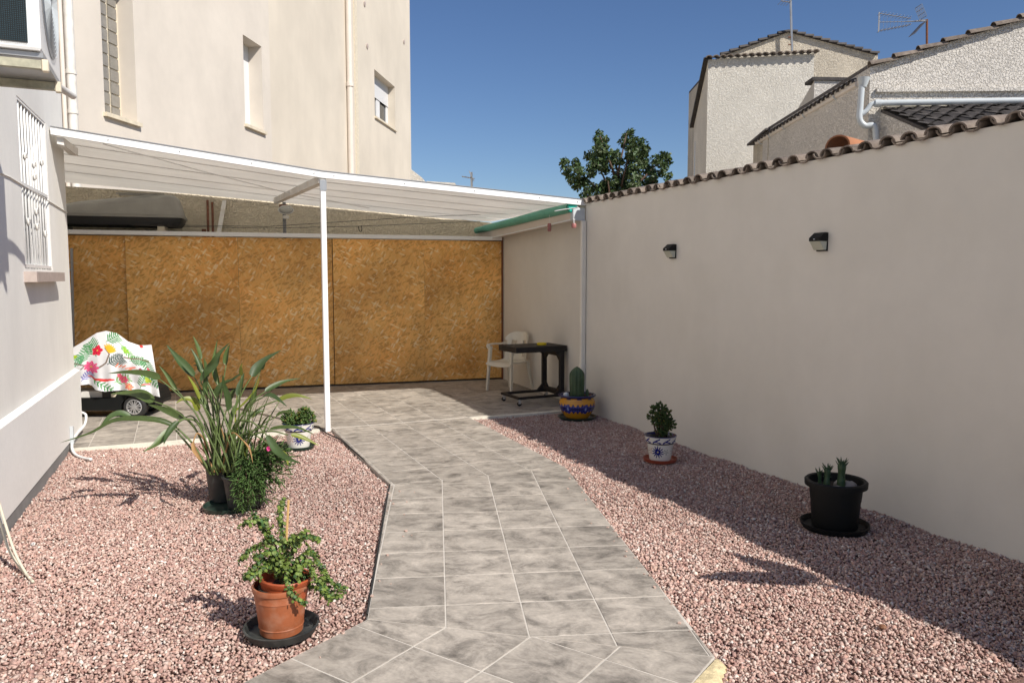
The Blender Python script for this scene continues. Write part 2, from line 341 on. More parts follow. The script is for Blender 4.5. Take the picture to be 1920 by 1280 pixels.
def tiles(parent, region, org, u, v, pitch, z0, z1, nu, nv, gap=.0036, ori=0):
    u = Vector(u).normalized(); v = Vector(v).normalized(); region = region if area_signed(region) > 0 else region[::-1]
    n = 0
    for i in range(*nu):
        for j in range(*nv):
            g = gap; c = [Vector(org)+u*(pitch*(i+a))+v*(pitch*(j+b)) for a, b in ((0,0),(1,0),(1,1),(0,1))]
            ce = sum(c, Vector((0,0)))/4
            c = [tuple(ce+(p-ce)*(1-2*g/pitch)) for p in c]
            if area_signed(c) < 0: c = c[::-1]
            for k in range(len(region)):
                if not c: break
                a, b = Vector(region[k]), Vector(region[(k+1) % len(region)])
                nn = Vector((-(b-a).y, (b-a).x)).normalized()*g*.8
                c = clip(c, tuple(a+nn), tuple(b+nn))
            if len(c) < 3 or area(c) < .0008: continue
            cc = Vector((sum(p[0] for p in c)/len(c), sum(p[1] for p in c)/len(c)))
            e = .0018; dz = rnd.uniform(-.0007,.0007); tx = rnd.uniform(-.001,.001); ty = rnd.uniform(-.001,.001)
            m = len(c); loc = []
            rot = math.atan2(v.x, v.y)+ori
            R = Matrix.Rotation(rot, 2)
            def zz(p, z): return z+dz*.5+(p[0]-cc.x)*tx*1.5+(p[1]-cc.y)*ty*1.5
            rings = [[(p[0], p[1], z0) for p in c], [(p[0], p[1], zz(p, z1-e)) for p in c],
                     [(p[0]+(cc.x-p[0])*e/.18, p[1]+(cc.y-p[1])*e/.18, zz(p, z1)) for p in c]]
            vs = []; fs = []
            for r in rings:
                for p in r:
                    q = R @ Vector((p[0]-cc.x, p[1]-cc.y)); vs.append((q.x, q.y, p[2]))
            for k in range(2):
                for q in range(m): fs.append((k*m+q, k*m+(q+1) % m, (k+1)*m+(q+1) % m, (k+1)*m+q))
            fs.append(tuple(2*m+q for q in range(m)))
            me = bpy.data.meshes.new('tile'); me.from_pydata(vs, [], fs); me.materials.append(M['tile'])
            o = bpy.data.objects.new('tile', me); COL.objects.link(o); o.parent = parent
            o.location = Vector((cc.x, cc.y, 0))-ORG[parent.name]; o.rotation_euler = (0,0,-rot); n += 1
    return n
def area_signed(p): return sum(p[i][0]*p[(i+1)%len(p)][1]-p[(i+1)%len(p)][0]*p[i][1] for i in range(len(p)))/2
gb = MB()
gb.prism([(*p, -.075) for p in (regU if area_signed(regU) > 0 else regU[::-1])], (0,0,.0728))
gb.prism([(*p, -.075) for p in (regL if area_signed(regL) > 0 else regL[::-1])], (0,0,.0728))
gb.prism([(*p, -.075) for p in (regD if area_signed(regD) > 0 else regD[::-1])], (0,0,.0728))
path = struct(gb.build('path', M['grout']))
patio = struct(MB().prism([(p[0], p[1], -.075) for p in regP], (0,0,.0728)).build('patio', M['grout']))
t1 = tiles(path, regU, (1.515,5.69), (1,0), (0,1), .3835, -.0047, 0, (-1,5), (-1,8))
al = math.radians(18.3); uL = (math.cos(al), -math.sin(al)); vL = (math.sin(al), math.cos(al))
t2 = tiles(path, regL, (.816,3.558), uL, vL, .3705, -.0047, 0, (-1,6), (-4,9))
t3 = tiles(path, regD, (.905,3.101), tuple(u3), tuple(-v3), .371, -.0047, 0, (-9,3), (-5,3), ori=math.pi/2)
t4 = tiles(patio, regP, (1.515,5.69), (1,0), (0,1), .3835, -.0047, 0, (-8,9), (6,17))
print('tiles', t1, t2, t3, t4)
# low mortar edges of the patio and of the path
kb = MB(); pts_ = [(-1.0,8.262),(.0,8.125),(1.36,8.10)]
for a, b in zip(pts_, pts_[1:]): kb.prism([(a[0],a[1]-.035,-.075),(b[0],b[1]-.035,-.075),(b[0],8.134,-.075),(a[0],8.14 if a[1] > 8.14 else 8.134,-.075)] if False else [(a[0],8.045,-.075),(b[0],8.045,-.075),(b[0],8.126,-.075),(a[0],8.126,-.075)], (0,0,.076))
struct(kb.build('kerb', M['mortar']))
struct(MB().box(3.064, WX(8.1)-.004, 8.05, 8.126, -.075, -.001).build('kerb', M['mortar']))
ed = MB()
for a, b in ((A, Cc),):
    a = Vector(a); b = Vector(b); n_ = Vector((-(b-a).y, (b-a).x)).normalized()*-.016; prev = a
    for k in range(1, 26):
        q = a.lerp(b, k/25); h = -.017+rnd.uniform(-.006,.004); w = rnd.uniform(.6,1.15)
        ed.prism([(*(prev+n_*.1),-.075),(*(q+n_*.1),-.075),(*(q+n_*w),-.075),(*(prev+n_*w),-.075)], (0,0,.075+h)); prev = q
struct(ed.build('kerb', M['mortar']))
# broken cream mortar lump at the path's near corner
cl = MB(); P = []
c0 = Vector((2.045,2.485)); c1_ = Vector((1.80,2.345))
nn = Vector((.5,-.86)).normalized()
for i in range(13):
    t = i/12; base = c0.lerp(c1_, t); w = .06+.04*math.sin(t*3.1)+rnd.uniform(-.012,.012); row = []
    for j in range(6):
        s = j/5; row.append((*(base+nn*w*s), -.004-.05*s**3+rnd.uniform(-.004,.004)*(s > 0)))
    P.append(row)
cl.grid(P); P2 = [[(p[0], p[1], -.075) for p in r] for r in P]
struct(cl.build('kerb', M['creamstone'], smooth=True))
# gravel beds
bedL = [(-1.25,1.2),(.2,1.2),(.2,3.08),Cc,A,(1.49,8.05),(-1.0,8.05)]
bedR = [(2.047,2.497),(1.85,2.37),(2.3,1.0),(WX(1)+.02,1.0),(WX(8.05)+.02,8.05),(3.06,8.05),B]
for bp_ in (bedL, bedR): struct(MB().prism([(p[0], p[1], -.074) for p in bp_], (0,0,.031)).build('gravel_bed', M['gravelbase']))
def inside(px, py, poly):
    r = np.zeros(px.shape, bool); n = len(poly)
    for i in range(n):
        x0, y0 = poly[i]; x1, y1 = poly[(i+1) % n]
        c = ((y0 > py) != (y1 > py)) & (px < (x1-x0)*(py-y0)/((y1-y0) or 1e-9)+x0); r ^= c
    return r
def gravel(poly, name):
    xs = [p[0] for p in poly]; ys = [p[1] for p in poly]; sp_ = .0131
    gx, gy = np.meshgrid(np.arange(min(xs), max(xs), sp_), np.arange(min(ys), max(ys), sp_))
    px = (gx+nrg.uniform(-.5,.5,gx.shape)*sp_*1.1).ravel(); py = (gy+nrg.uniform(-.5,.5,gx.shape)*sp_*1.1).ravel()
    k = inside(px, py, poly); px = px[k]; py = py[k]
    wob = .006*np.sin(px*5.1+py*2.3)+.005*np.sin(py*7.7-px*3.1)+.004*np.sin(px*13+1)*np.sin(py*11)
    # under the far half fewer, larger stones are enough
    n = len(px)
    sz = .0060*np.exp(nrg.normal(0,.27,n)); sz = np.clip(sz, .0045, .017)
    ax = np.stack([sz*nrg.uniform(.9,1.35,n), sz*nrg.uniform(.75,1.05,n), sz*nrg.uniform(.45,.8,n)], 1)
    c8 = np.array([(-1,-1,-1),(1,-1,-1),(1,1,-1),(-1,1,-1),(-1,-1,1),(1,-1,1),(1,1,1),(-1,1,1)], float)
    V = c8[None]*(1+nrg.uniform(-.6,.3,(n,8,3)))*ax[:,None,:]
    q = nrg.normal(size=(n,4)); q[:,1:3] *= .45; q /= np.linalg.norm(q,axis=1,keepdims=True)   # stones lie mostly flat
    w, x, y, z = q.T
    R = np.stack([1-2*(y*y+z*z),2*(x*y-z*w),2*(x*z+y*w),2*(x*y+z*w),1-2*(x*x+z*z),2*(y*z-x*w),2*(x*z-y*w),2*(y*z+x*w),1-2*(x*x+y*y)],1).reshape(n,3,3)
    V = np.einsum('nij,nkj->nki', R, V)
    V += np.stack([px, py, GZ-.008+wob+nrg.uniform(-.006,.008,n)],1)[:,None,:]
    F = np.array([(3,2,1,0),(4,5,6,7),(0,1,5,4),(1,2,6,5),(2,3,7,6),(3,0,4,7)])
    Fa = (F[None]+8*np.arange(n)[:,None,None]).reshape(-1,4)
    pal = np.array([(.47,.31,.265),(.54,.38,.325),(.40,.245,.21),(.60,.46,.40),(.66,.54,.475),(.33,.20,.175),(.74,.66,.60),(.52,.36,.29),(.55,.34,.28)])
    pr = np.array([.22,.22,.14,.15,.08,.045,.025,.06,.06]); pr /= pr.sum()
    colr = pal[nrg.choice(len(pal), n, p=pr)]*nrg.uniform(.80,1.08,(n,1))
    big = 1+.10*np.sin(px*1.7+py*1.1)*np.sin(py*.9-px*.7)
    colr = np.clip(colr*big[:,None], 0, .9)
    me = bpy.data.meshes.new(name); me.vertices.add(8*n); me.vertices.foreach_set('co', V.ravel())
    me.loops.add(Fa.size); me.loops.foreach_set('vertex_index', Fa.ravel().astype(np.int32))
    me.polygons.add(len(Fa)); me.polygons.foreach_set('loop_start', np.arange(0, Fa.size, 4, dtype=np.int32))
    me.update(calc_edges=True); me.materials.append(M['gravel'])
    a = me.color_attributes.new('paint','FLOAT_COLOR','POINT')
    ca = np.ones((n,8,4), np.float32); ca[:,:,:3] = colr[:,None,:]; a.data.foreach_set('color', ca.ravel())
    o = bpy.data.objects.new(name, me); COL.objects.link(o); o['kind'] = 'stuff'; o['category'] = 'gravel'; return o, n
def strays(n):
    mbs = MB()
    for _ in range(n):
        e0, e1 = rnd.choice([(A,Cc),(B,D),(Cc,tuple(Cl)),(B,D)]); p = Vector(e0).lerp(Vector(e1), rnd.random()); c = Vector((2.0,4.5)) if e1 != tuple(Cl) else Vector((1.0,2.2)); p = p.lerp(c, abs(rnd.gauss(0,.10)))
        s_ = rnd.uniform(.004,.009); b0_ = len(mbs.v); mbs.box(-s_,s_,-s_*.8,s_*.8,0,s_); R_ = Matrix.Rotation(rnd.uniform(0,6),4,'Z')
        for k in range(b0_, len(mbs.v)): v = mbs.v[k]*rnd.uniform(.6,1.1); mbs.v[k] = R_ @ v+Vector((p.x,p.y,.001))
    return mbs
so_ = strays(60); so_o = so_.build('stray_gravel', mat('stray_stone',(.5,.36,.30),.85), kind='stuff'); so_o['label'] = 'loose pink stones kicked onto the edges of the tiled path'; so_o['category'] = 'gravel'
gl, n1 = gravel([(-1.05,2.0),(.2,2.0),(.2,3.07),(.775,3.44),(1.47,5.69),(1.475,8.04),(-.98,8.04)], 'gravel'); gl['label'] = 'pink crushed stone gravel between the house wall and the tiled path'
gr, n2 = gravel([(2.06,2.5),(1.89,2.27),(1.95,1.9),(WX(1.9)+.005,1.9),(WX(8.04)+.005,8.04),(3.075,8.04),(3.0,5.62)], 'gravel'); gr['label'] = 'pink crushed stone gravel along the foot of the long cream garden wall'
print('stones', n1, n2)
# thin black irrigation hose along the path edge, laid on the gravel
hz = [gp(540,792,.0),gp(575,797,.0),gp(598,800,.01),gp(612,812,-.005),gp(640,825,-.01),gp(690,868,-.012),gp(733,905,-.012),gp(722,960,-.012),gp(705,1060,-.012),gp(690,1152,-.012)]
tag(MB().tube([p+Vector((-.003,0,.004)) for p in hz], .007, 6).build('irrigation_hose', M['rubber'], smooth=True), 'thin black hose running along the edge of the tiled path on the gravel', 'hose')
# ================================================================ walls and buildings
def wallholes(mb, P0, d, n, s0, s1, z0, z1, holes, depth):
    """front skin on plane through P0 (dir d, normal n) with reveals; holes (a,b,c,e)"""
    P0 = Vector(P0); d = Vector(d); n = Vector(n)
    S = sorted({s0, s1, *[h[0] for h in holes], *[h[1] for h in holes]}); Z = sorted({z0, z1, *[h[2] for h in holes], *[h[3] for h in holes]})
    pt = lambda s, z, k=0: Vector((P0.x, P0.y, 0))+d*s-n*k+Vector((0,0,z))
    for i in range(len(S)-1):
        for j in range(len(Z)-1):
            sc_ = (S[i]+S[i+1])/2; zc = (Z[j]+Z[j+1])/2
            if any(h[0] < sc_ < h[1] and h[2] < zc < h[3] for h in holes): continue
            mb.add([pt(S[i],Z[j]), pt(S[i+1],Z[j]), pt(S[i+1],Z[j+1]), pt(S[i],Z[j+1])], [(0,1,2,3)])
    for a, b, c, e in holes:
        for p, q in (((a,c),(b,c)), ((b,c),(b,e)), ((b,e),(a,e)), ((a,e),(a,c))):
            mb.add([pt(*p), pt(*q), pt(*q,depth), pt(*p,depth)], [(0,1,2,3)])
    return pt
# ---- garden wall
gw = thing('garden_wall', 'long smooth cream garden wall topped with curved clay tiles, in its own shade', 'wall', (4.6, 6, 0))
wt = 2.475
gy0, gy1 = -1.5, 12.6
wp = [(WX(gy0),gy0),(WX(gy0)+.25,gy0),(WX(gy1)+.15,gy1),(WX(gy1),gy1),(WX(8.05),8.05),(WX(8.03),8.03)]
MB().prism([(x, y, -.3) for x, y in wp], (0,0,wt+.3)).build('wall', M['wall'], gw)
def arc_tile(r0, r1, th, L, up=True, n=9):
    """half-barrel tile, axis +X (length L), tapered"""
    mb = MB(); rows = []
    for x, r in ((0, r0), (L, r1)):
        for rr in (r, r-th):
            rows.append([(x, rr*math.cos(math.pi*k/(n-1)), (1 if up else -1)*rr*math.sin(math.pi*k/(n-1))*.8) for k in range(n)])
    o1, i1, o2, i2 = rows; mb.grid([o1, o2]); mb.grid([i2, i1]); mb.grid([i1, o1]); mb.grid([o2, i2])
    for k in (0, n-1): mb.add([o1[k], i1[k], i2[k], o2[k]], [(0,1,2,3)])
    return mb
def tile_mesh(mb, name, m):
    me = bpy.data.meshes.new(name); me.from_pydata(mb.v, [], mb.f); me.materials.append(m); me.shade_smooth(); me.set_sharp_from_angle(angle=math.radians(50)); return me
cov = tile_mesh(arc_tile(.064,.052,.012,.40), 'tile', M['clay']); pan = tile_mesh(arc_tile(.064,.056,.013,.40,False), 'tile', M['clay'])
pt_ = .172; y = 2.0; k = 0
slope = math.radians(10)
while y < 8.6:
    for me, dy, dz in ((cov, 0, .022), (pan, pt_/2, .052)):
        o = bpy.data.objects.new('tile', me); COL.objects.link(o); o.parent = gw
        yy = y+dy; o.location = Vector((WX(yy)-.034+rnd.uniform(-.012,.012), yy+rnd.uniform(-.008,.008), wt+dz-.012+rnd.uniform(-.006,.006)))-ORG[gw.name]
        o.rotation_euler = (rnd.uniform(-.06,.06), -slope+rnd.uniform(-.03,.03), rnd.uniform(-.05,.05))
    y += pt_; k += 1
MB().box(WX(8)+.03, WX(2)+.32, 1.5, 8.6, wt+.0, wt+.045).build('mortar_bed', M['mortar'], gw)
# mortar under the tiles follows the wall
# ---- house on the near side
hs = thing('house', 'pale grey rendered house wall with barred window and projecting dado', 'house', (-1.1, 6, 0))
hd = Vector((.036,1,0)).normalized(); hn = Vector((1,-.036,0)).normalized(); H0 = Vector((HX(0),0,0))
HE = 8.8
def hpt(px, py, off=0): return onp(px, py, H0+hn*off, hn)
def hs_s(p): return (p-H0).dot(hd)
wa = hpt(32,180); wb = hpt(85,240); wc = hpt(45,515); wd = hpt(95,508)
ws0, ws1 = hs_s(wc)+.06, hs_s(wb)-.0; wz0, wz1 = 1.665, wa.z
mb = MB(); hp = wallholes(mb, H0, hd, hn, -1.5, HE, -.1, 5.6, [(ws0, ws1, wz0, wz1)], .16)
mb.add([hp(HE,-.1), hp(HE,-.1,3), hp(HE,5.6,3), hp(HE,5.6)], [(0,1,2,3)]); mb.add([hp(-1.5,5.6), hp(HE,5.6), hp(HE,5.6,3), hp(-1.5,5.6,3)], [(0,1,2,3)])
mb.add([hp(-1.5,-.1), hp(-1.5,-.1,3), hp(-1.5,5.6,3), hp(-1.5,5.6)], [(0,3,2,1)]); mb.add([hp(-1.5,-.1,3), hp(HE,-.1,3), hp(HE,5.6,3), hp(-1.5,5.6,3)], [(0,3,2,1)])
mb.build('wall', M['house'], hs)
zt = .66
mb = MB(); q = lambda s, z, k: hp(s, z, -k)
mb.hexa([q(-1.5,.075,.0), q(-1.5,.075,.045), q(HE+.03,.075,.045), q(HE+.03,.075,.0), q(-1.5,zt+.025,.002), q(-1.5,zt,.045), q(HE+.03,zt,.045), q(HE+.03,zt+.025,.002)])
mb.build('dado', M['dado'], hs)
MB().hexa([q(-1.5,-.07,.0), q(-1.5,-.07,.035), q(HE+.02,-.07,.035), q(HE+.02,-.07,.0), q(-1.5,.073,.0), q(-1.5,.073,.035), q(HE+.02,.073,.035), q(HE+.02,.073,.0)]).build('skirting', M['skirt'], hs)
def hbox(s0, s1, z0, z1, k0, k1): return MB().hexa([q(s0,z0,k0), q(s0,z0,k1), q(s1,z0,k1), q(s1,z0,k0), q(s0,z1,k0), q(s0,z1,k1), q(s1,z1,k1), q(s1,z1,k0)])
win = hbox(ws0, ws1, wz0, wz1, -.158, -.15).build('window', M['glass'], hs)
fr = MB()
for a, b, c, e in ((ws0,ws0+.05,wz0,wz1),(ws1-.05,ws1,wz0,wz1),(ws0+.05,ws1-.05,wz0,wz0+.05),(ws0+.05,ws1-.05,wz1-.05,wz1),((ws0+ws1)/2-.03,(ws0+ws1)/2+.03,wz0+.05,wz1-.05)):
    h = hbox(a,b,c,e,-.148,-.10); fr.add(h.v, h.f)
fr.build('frame', M['whitemetal'], win)
# window grille: frame flats, vertical bars, scrolls
grl = MB(); cx_ = .0
for zz in (wz0+.01, (wz0+wz1)/2-.01, wz1-.02):
    h = hbox(ws0+.002, ws1-.002, zz, zz+.025, -.03, -.004); grl.add(h.v, h.f)
for ss in (ws0+.012, ws1-.012):
    h = hbox(ss-.01, ss+.01, wz0+.036, wz1-.022, -.035, -.002); grl.add(h.v, h.f)
gobj = grl.build('grille', M['whitemetal'], hs)
nb = 9
for i in range(nb):
    s_ = ws0+(ws1-ws0)*(i+1)/(nb+1)
    MB().tube([q(s_,wz0+.002,-.017), q(s_,wz1-.002,-.017)], .0085, 6).build('bar', M['whitemetal'], gobj, smooth=True)
for (i, zc) in ((1,2.52),(4,2.40),(4,2.5),(7,2.56),(1,2.02),(4,2.12),(4,2.0),(7,1.96)):
    s_ = ws0+(ws1-ws0)*(i+1)/(nb+1); pts = []
    for k in range(15):
        a = k/14*4.6; r = .034*(1-k/17); pts.append(q(s_+math.cos(a)*r, zc+math.sin(a)*r*1.3, -.004))
    MB().tube(pts, .009, 5).build('scroll', M['oldwhite'], gobj, smooth=True)
sl_ = hbox(ws0-.07, ws1+.06, wz0-.10, wz0-.022, .0, .085).build('sill', M['sill'], hs)
# cable across the wall, small joints
c1 = [hpt(0,325,.008), hpt(60,358,.008), hpt(125,393,.008)]
MB().tube([q(3.0,2.23,.006), q(5.3,2.28,.006), q(6.4,2.30,.006), q(HE-.01,2.24,.006)], .005, 5).build('cable', M['oldwhite'], hs)
# conduits at the foot of the wall
def cab(pts, r, nm, lb, m='cream'):
    return tag(MB().tube(pts, r, 8).build(nm, M[m], smooth=True), lb, 'cable')
def bez(P, n=16):
    P = [Vector(p) for p in P]; out = []
    for i in range(len(P)-1):
        p0 = P[max(i-1,0)]; p1 = P[i]; p2 = P[i+1]; p3 = P[min(i+2,len(P)-1)]
        for k in range(n if i < len(P)-2 else n+1):
            t = k/n; out.append(.5*((2*p1)+(-p0+p2)*t+(2*p0-5*p1+4*p2-p3)*t*t+(-p0+3*p1-3*p2+p3)*t**3))
    return out
s5 = hs_s(gp(12,1000))
cab(bez([cp(-12,905,4.45), cp(8,975,4.25), cp(28,1035,4.1), cp(50,1076,4.02), gp(62,1090,-.005)],8), .0075, 'cable', 'cream cable curling out of the house wall onto the gravel, outer of two')
cab(bez([cp(-12,925,4.5), cp(3,985,4.3), cp(17,1030,4.2), cp(40,1066,4.08), gp(56,1083,-.005)],8), .0075, 'cable', 'cream cable curling out of the house wall onto the gravel, inner of two')
tag(MB().add(*(lambda h: (h.v, h.f))(hbox(4.55, 4.72, .10, .22, .046, .06))).build('wall_flap', M['dado']), 'small rendered cover plate peeling from the dado behind the cream cables', 'cover plate')
cab(bez([cp(150,772,7.75), cp(161,778,7.8), cp(158,797,7.7), cp(143,815,7.3), cp(135,832,7.0), cp(138,848,6.86), cp(152,857,6.75), gp(171,861,.0)],8), .013, 'conduit', 'white plastic conduit bending around the corner of the house dado', 'white')
tag(hbox(hs_s(cp(133,835,7.0))-.02, hs_s(cp(133,835,7.0))+.02, .06, .22, .047, .075).build('conduit_clip', M['pvc']), 'small grey clip holding the white conduit at the house corner', 'clip')

# ---- air conditioner on its brackets
ac = thing('air_conditioner', 'white outdoor air conditioner with dark coil mesh on wall brackets', 'air conditioner', (-.8, 4.7, 2.7))
ay0, ay1, ax0, ax1, az0, az1 = 4.42, 5.15, HX(4.7)+.06, -.55, 2.70, 3.35
MB().bbox(ax0, ax1, ay0, ay1, az0, az1, .012).build('casing', M['whitemetal'], ac)
MB().box(ax0+.01, ax1-.052, ay0-.006, ay0-.001, az0+.03, az1-.05).build('coil_panel', M['coil'], ac)
mm = MB()
for k in range(60):
    x = ax0+.01+k*.009
    if x < ax1-.055: mm.tube([(x, ay0-.009, az0+.03), (x, ay0-.009, az1-.05)], .0012, 4)
for k in range(64): mm.tube([(ax0+.01, ay0-.011, az0+.03+k*.009), (ax1-.053, ay0-.011, az0+.03+k*.009)], .0012, 4)
mm.build('coil_grille', M['rubber'], ac)
gg = MB(); cyy, czz = (ay0+ay1)/2, (az0+az1)/2
for k in range(1, 14): gg.tube([(ax1+.012, cyy+math.cos(a*math.pi/16)*.02*k, czz+math.sin(a*math.pi/16)*.02*k) for a in range(33)], .002, 4, False)
gg.build('fan_guard', M['pvc'], ac); MB().tube([(ax1+.0005, cyy, czz), (ax1+.004, cyy, czz)], .27, 32).build('fan_opening', M['alu'], ac)
for i, (yy, xe, z) in enumerate(((4.47, -.555, 2.655), (4.98, -.56, 2.665))):
    b = MB(); b.box(HX(yy), xe, yy-.02, yy+.02, z-.035, z+.005)
    b.box(HX(yy), HX(yy)+.02, yy-.03, yy+.03, z-.35, z+.1)
    o = b.build('bracket', M['beige'], ac); MB().bbox(xe+.001, xe+.03, yy-.022, yy+.022, z-.045, z+.01, .004).build('end_cap', M['sillcream'], o)
MB().box(ax0-.02, ax1+.005, 4.45, 5.02, az0-.028, az0-.004).build('drip_tray', M['alu'], ac)
MB().tube(bez([cp(60,88,3.9), cp(78,118,4.25), cp(105,158,4.7), cp(137,180,5.0)], 6), .023, 10).build('drain_pipe', M['oldwhite'], ac, smooth=40)

# ---- OSB partition with shed top behind it
F0 = Vector((-.62,11.684,0)); F1 = Vector((4.725,11.087,0)); fd = (F1-F0).normalized(); fn = Vector((fd.y,-fd.x,0))
def fpt(px, py, off=0): return onp(px, py, F0+fn*off, fn)
fs = lambda p: (p-F0).dot(fd)
def fq(s, z, k): return F0+fd*s+fn*k+Vector((0,0,z))
def fbox(s0, s1, z0, z1, k0, k1): return MB().hexa([fq(s0,z0,k1), fq(s1,z0,k1), fq(s1,z0,k0), fq(s0,z0,k0), fq(s0,z1,k1), fq(s1,z1,k1), fq(s1,z1,k0), fq(s0,z1,k0)])
osb = thing('shed_front', 'storage shed front of large brown strand board panels under a white rail', 'shed', tuple(F0.lerp(F1,.5)))
S = [-1.3]+[fs(fpt(x, 600)) for x in (240,450,625,795)]+[fs(F1)-.012]
offs = [.0, .035, .031, .066, .060]
for i in range(5):
    g0 = .006 if i in (1,3) else .0015
    fbox(S[i]+(g0 if i else 0), S[i+1]-.0015, .022, 2.16, offs[i]-.016, offs[i]).build('board_panel', M['osb'], osb)
rail = MB()
for a, b in ((S[0],S[-1]+.0),): rail.add(*(lambda h: (h.v,h.f))(fbox(a, b, 2.172, 2.228, -.05, .10)))
rail.build('top_rail', M['whitemetal'], osb)
fbox(S[0], S[-1], 0.0, .012, -.03, .085).build('floor_track', M['dark'], osb)
fbox(S[0], S[-1]-.01, .0, 2.165, -.06, -.05).build('backing', M['dark'], osb)
fbox(S[0], S[-1]+.03, 2.10, 2.16, -.85, -.062).build('shed_top', M['alu'], osb)
MB().add(*(lambda h:(h.v,h.f))(fbox(S[-1]+.001, S[-1]+.014, 0.0, 2.228, -.05, .10))).build('end_post', M['rust'], osb)
# ---- rough stucco wall behind
sw0 = F0-fn*.9+fd*-1.9; sw1 = Vector((4.66,11.9+.35,0))
sw = MB(); a = F0-fn*.88-fd*1.9; b = F0-fn*.88+fd*5.6
rw = tag(sw.prism([(a.x,a.y,0),(b.x,b.y,0),(b.x,b.y,2.50),((a.x+b.x)/2,(a.y+b.y)/2,2.80),(a.x,a.y,2.93)], -fn*.2).build('boundary_wall', M['stucco']), 'rough yellowish stucco wall rising behind the strand board shed front', 'wall')

# ---- white canopy
cz = lambda x: 2.905-(x+.95)*.1085 if x < 1.437 else 2.646-(x-1.437)*.0535
cnp = thing('canopy', 'long white patio canopy sloping from the house to the garden wall', 'canopy', (1.8, 10, 2.4))
Xs = [-.955, 1.437, WX(8.1)-.01]
bm_ = MB()
for a, b in zip(Xs, Xs[1:]):
    bm_.hexa([(a,8.02,cz(a)-.032),(b,8.02,cz(b)-.032),(b,8.06,cz(b)-.032),(a,8.06,cz(a)-.032),(a,8.02,cz(a)+.035),(b,8.02,cz(b)+.035),(b,8.06,cz(b)+.035),(a,8.06,cz(a)+.035)])
bm_.build('front_beam', M['whitemetal'], cnp)
for x_ in (-.5,.1,.75,1.35,1.55,2.3,3.1,3.9,4.4):
    MB().tube([(x_,8.0195,cz(x_)),(x_,8.013,cz(x_))], .006, 8).build('screw', M['alu'], cnp, smooth=40)
fl = MB()
for a, b in zip(Xs, Xs[1:]): fl.hexa([(a,8.010,cz(a)+.0355),(b,8.010,cz(b)+.0355),(b,8.10,cz(b)+.0355),(a,8.10,cz(a)+.0355),(a,8.010,cz(a)+.041),(b,8.010,cz(b)+.041),(b,8.10,cz(b)+.045),(a,8.10,cz(a)+.045)])
fl.build('flashing', M['alu'], cnp)
# roof panels: long sheets with dark joints
by = lambda x: (F0-fn*.875).y+(fd.y/fd.x)*(x-F0.x)   # rear line at the stucco wall
ysr = [8.065, 8.80, 9.60, 10.42, 11.25, 12.1]
def zr(x, y):   # gentle sag so the rear edge meets the stucco wall
    f = (y-8.06)/4.0
    rear = 2.93-(x+1.3)*.0705
    return cz(x)*(1-f)+rear*f if True else 0
for k in range(5):
    y0, y1 = ysr[k]+.018, ysr[k+1]-.018; P_ = []; xs_ = np.linspace(-.955 if k == 0 else -2.3, 4.56, 17)
    if k == 4: y1 = None
    mbp = MB()
    rowsu, rowsl = [], []
    for x in xs_:
        ye = by(x)-.01 if y1 is None else y1
        x2 = x
        ru = []; rl = []
        for t in (0, .33, .66, 1):
            yy = y0+(ye-y0)*t; z = zr(x2, yy)+.012; xe = WX(max(yy, 8.1))+.13 if x > 4.5 else x2; ru.append((xe, yy, z+.012)); rl.append((xe, yy, z))
        rowsu.append(ru); rowsl.append(rl)
    mbp.grid([r for r in rowsu]); mbp.grid([r[::-1] for r in rowsl]); 
    mbp.grid([[r[0] for r in rowsl], [r[0] for r in rowsu]]); mbp.grid([[r[-1] for r in rowsu], [r[-1] for r in rowsl]])
    mbp.grid([rowsu[0], rowsl[0]]); mbp.grid([rowsl[-1], rowsu[-1]])
    mbp.build('roof_panel', M['panel'], cnp)
for k in range(1, 5):
    jb = MB(); pts = [(x, ysr[k], zr(x, ysr[k])+.031) for x in np.linspace(-.94 if k == 1 else -2.2, 4.55, 12)]
    for a, b in zip(pts, pts[1:]): jb.obar(a, b, .05, .012)
    jb.build('joint_strip', M['skirt'], cnp)
# wall plate on the house, rafter, rear stub
MB().hexa([(-.915,8.07,2.80),(-.86,8.07,2.79),(-.82,8.795,2.80),(-.90,8.795,2.81),(-.915,8.07,2.86),(-.86,8.07,2.86),(-.82,8.795,2.875),(-.90,8.795,2.88)]).build('wall_plate', M['oldwhite'], cnp)
MB().obar((1.437,8.06,zr(1.437,8.06)-.045),(1.40,11.55,zr(1.4,11.6)-.03),.075,.075).build('rafter', M['oldwhite'], cnp)
po = MB(); pb = Vector((1.438,8.045,0))
MB().bbox(1.411,1.465,8.015,8.07,-.02,cz(1.44)-.052,.006).build('post', M['whitemetal'], cnp)
MB().box(1.405,1.471,8.008,8.014,cz(1.44)-.16,cz(1.44)-.055).build('post_bracket', M['alu'], cnp)
p535 = fq(fs(fpt(534,410)), 0, -.30)
MB().box(p535.x-.022,p535.x+.022,p535.y-.02,p535.y+.02,2.165,zr(1.4,11.7)-.03).build('rear_post', M['skirt'], cnp)
MB().obar(fq(fs(p535)-.07,2.64,-.30),fq(fs(p535)+.05,2.64,-.30),.05,.05).build('rear_bracket', M['rust'], cnp)
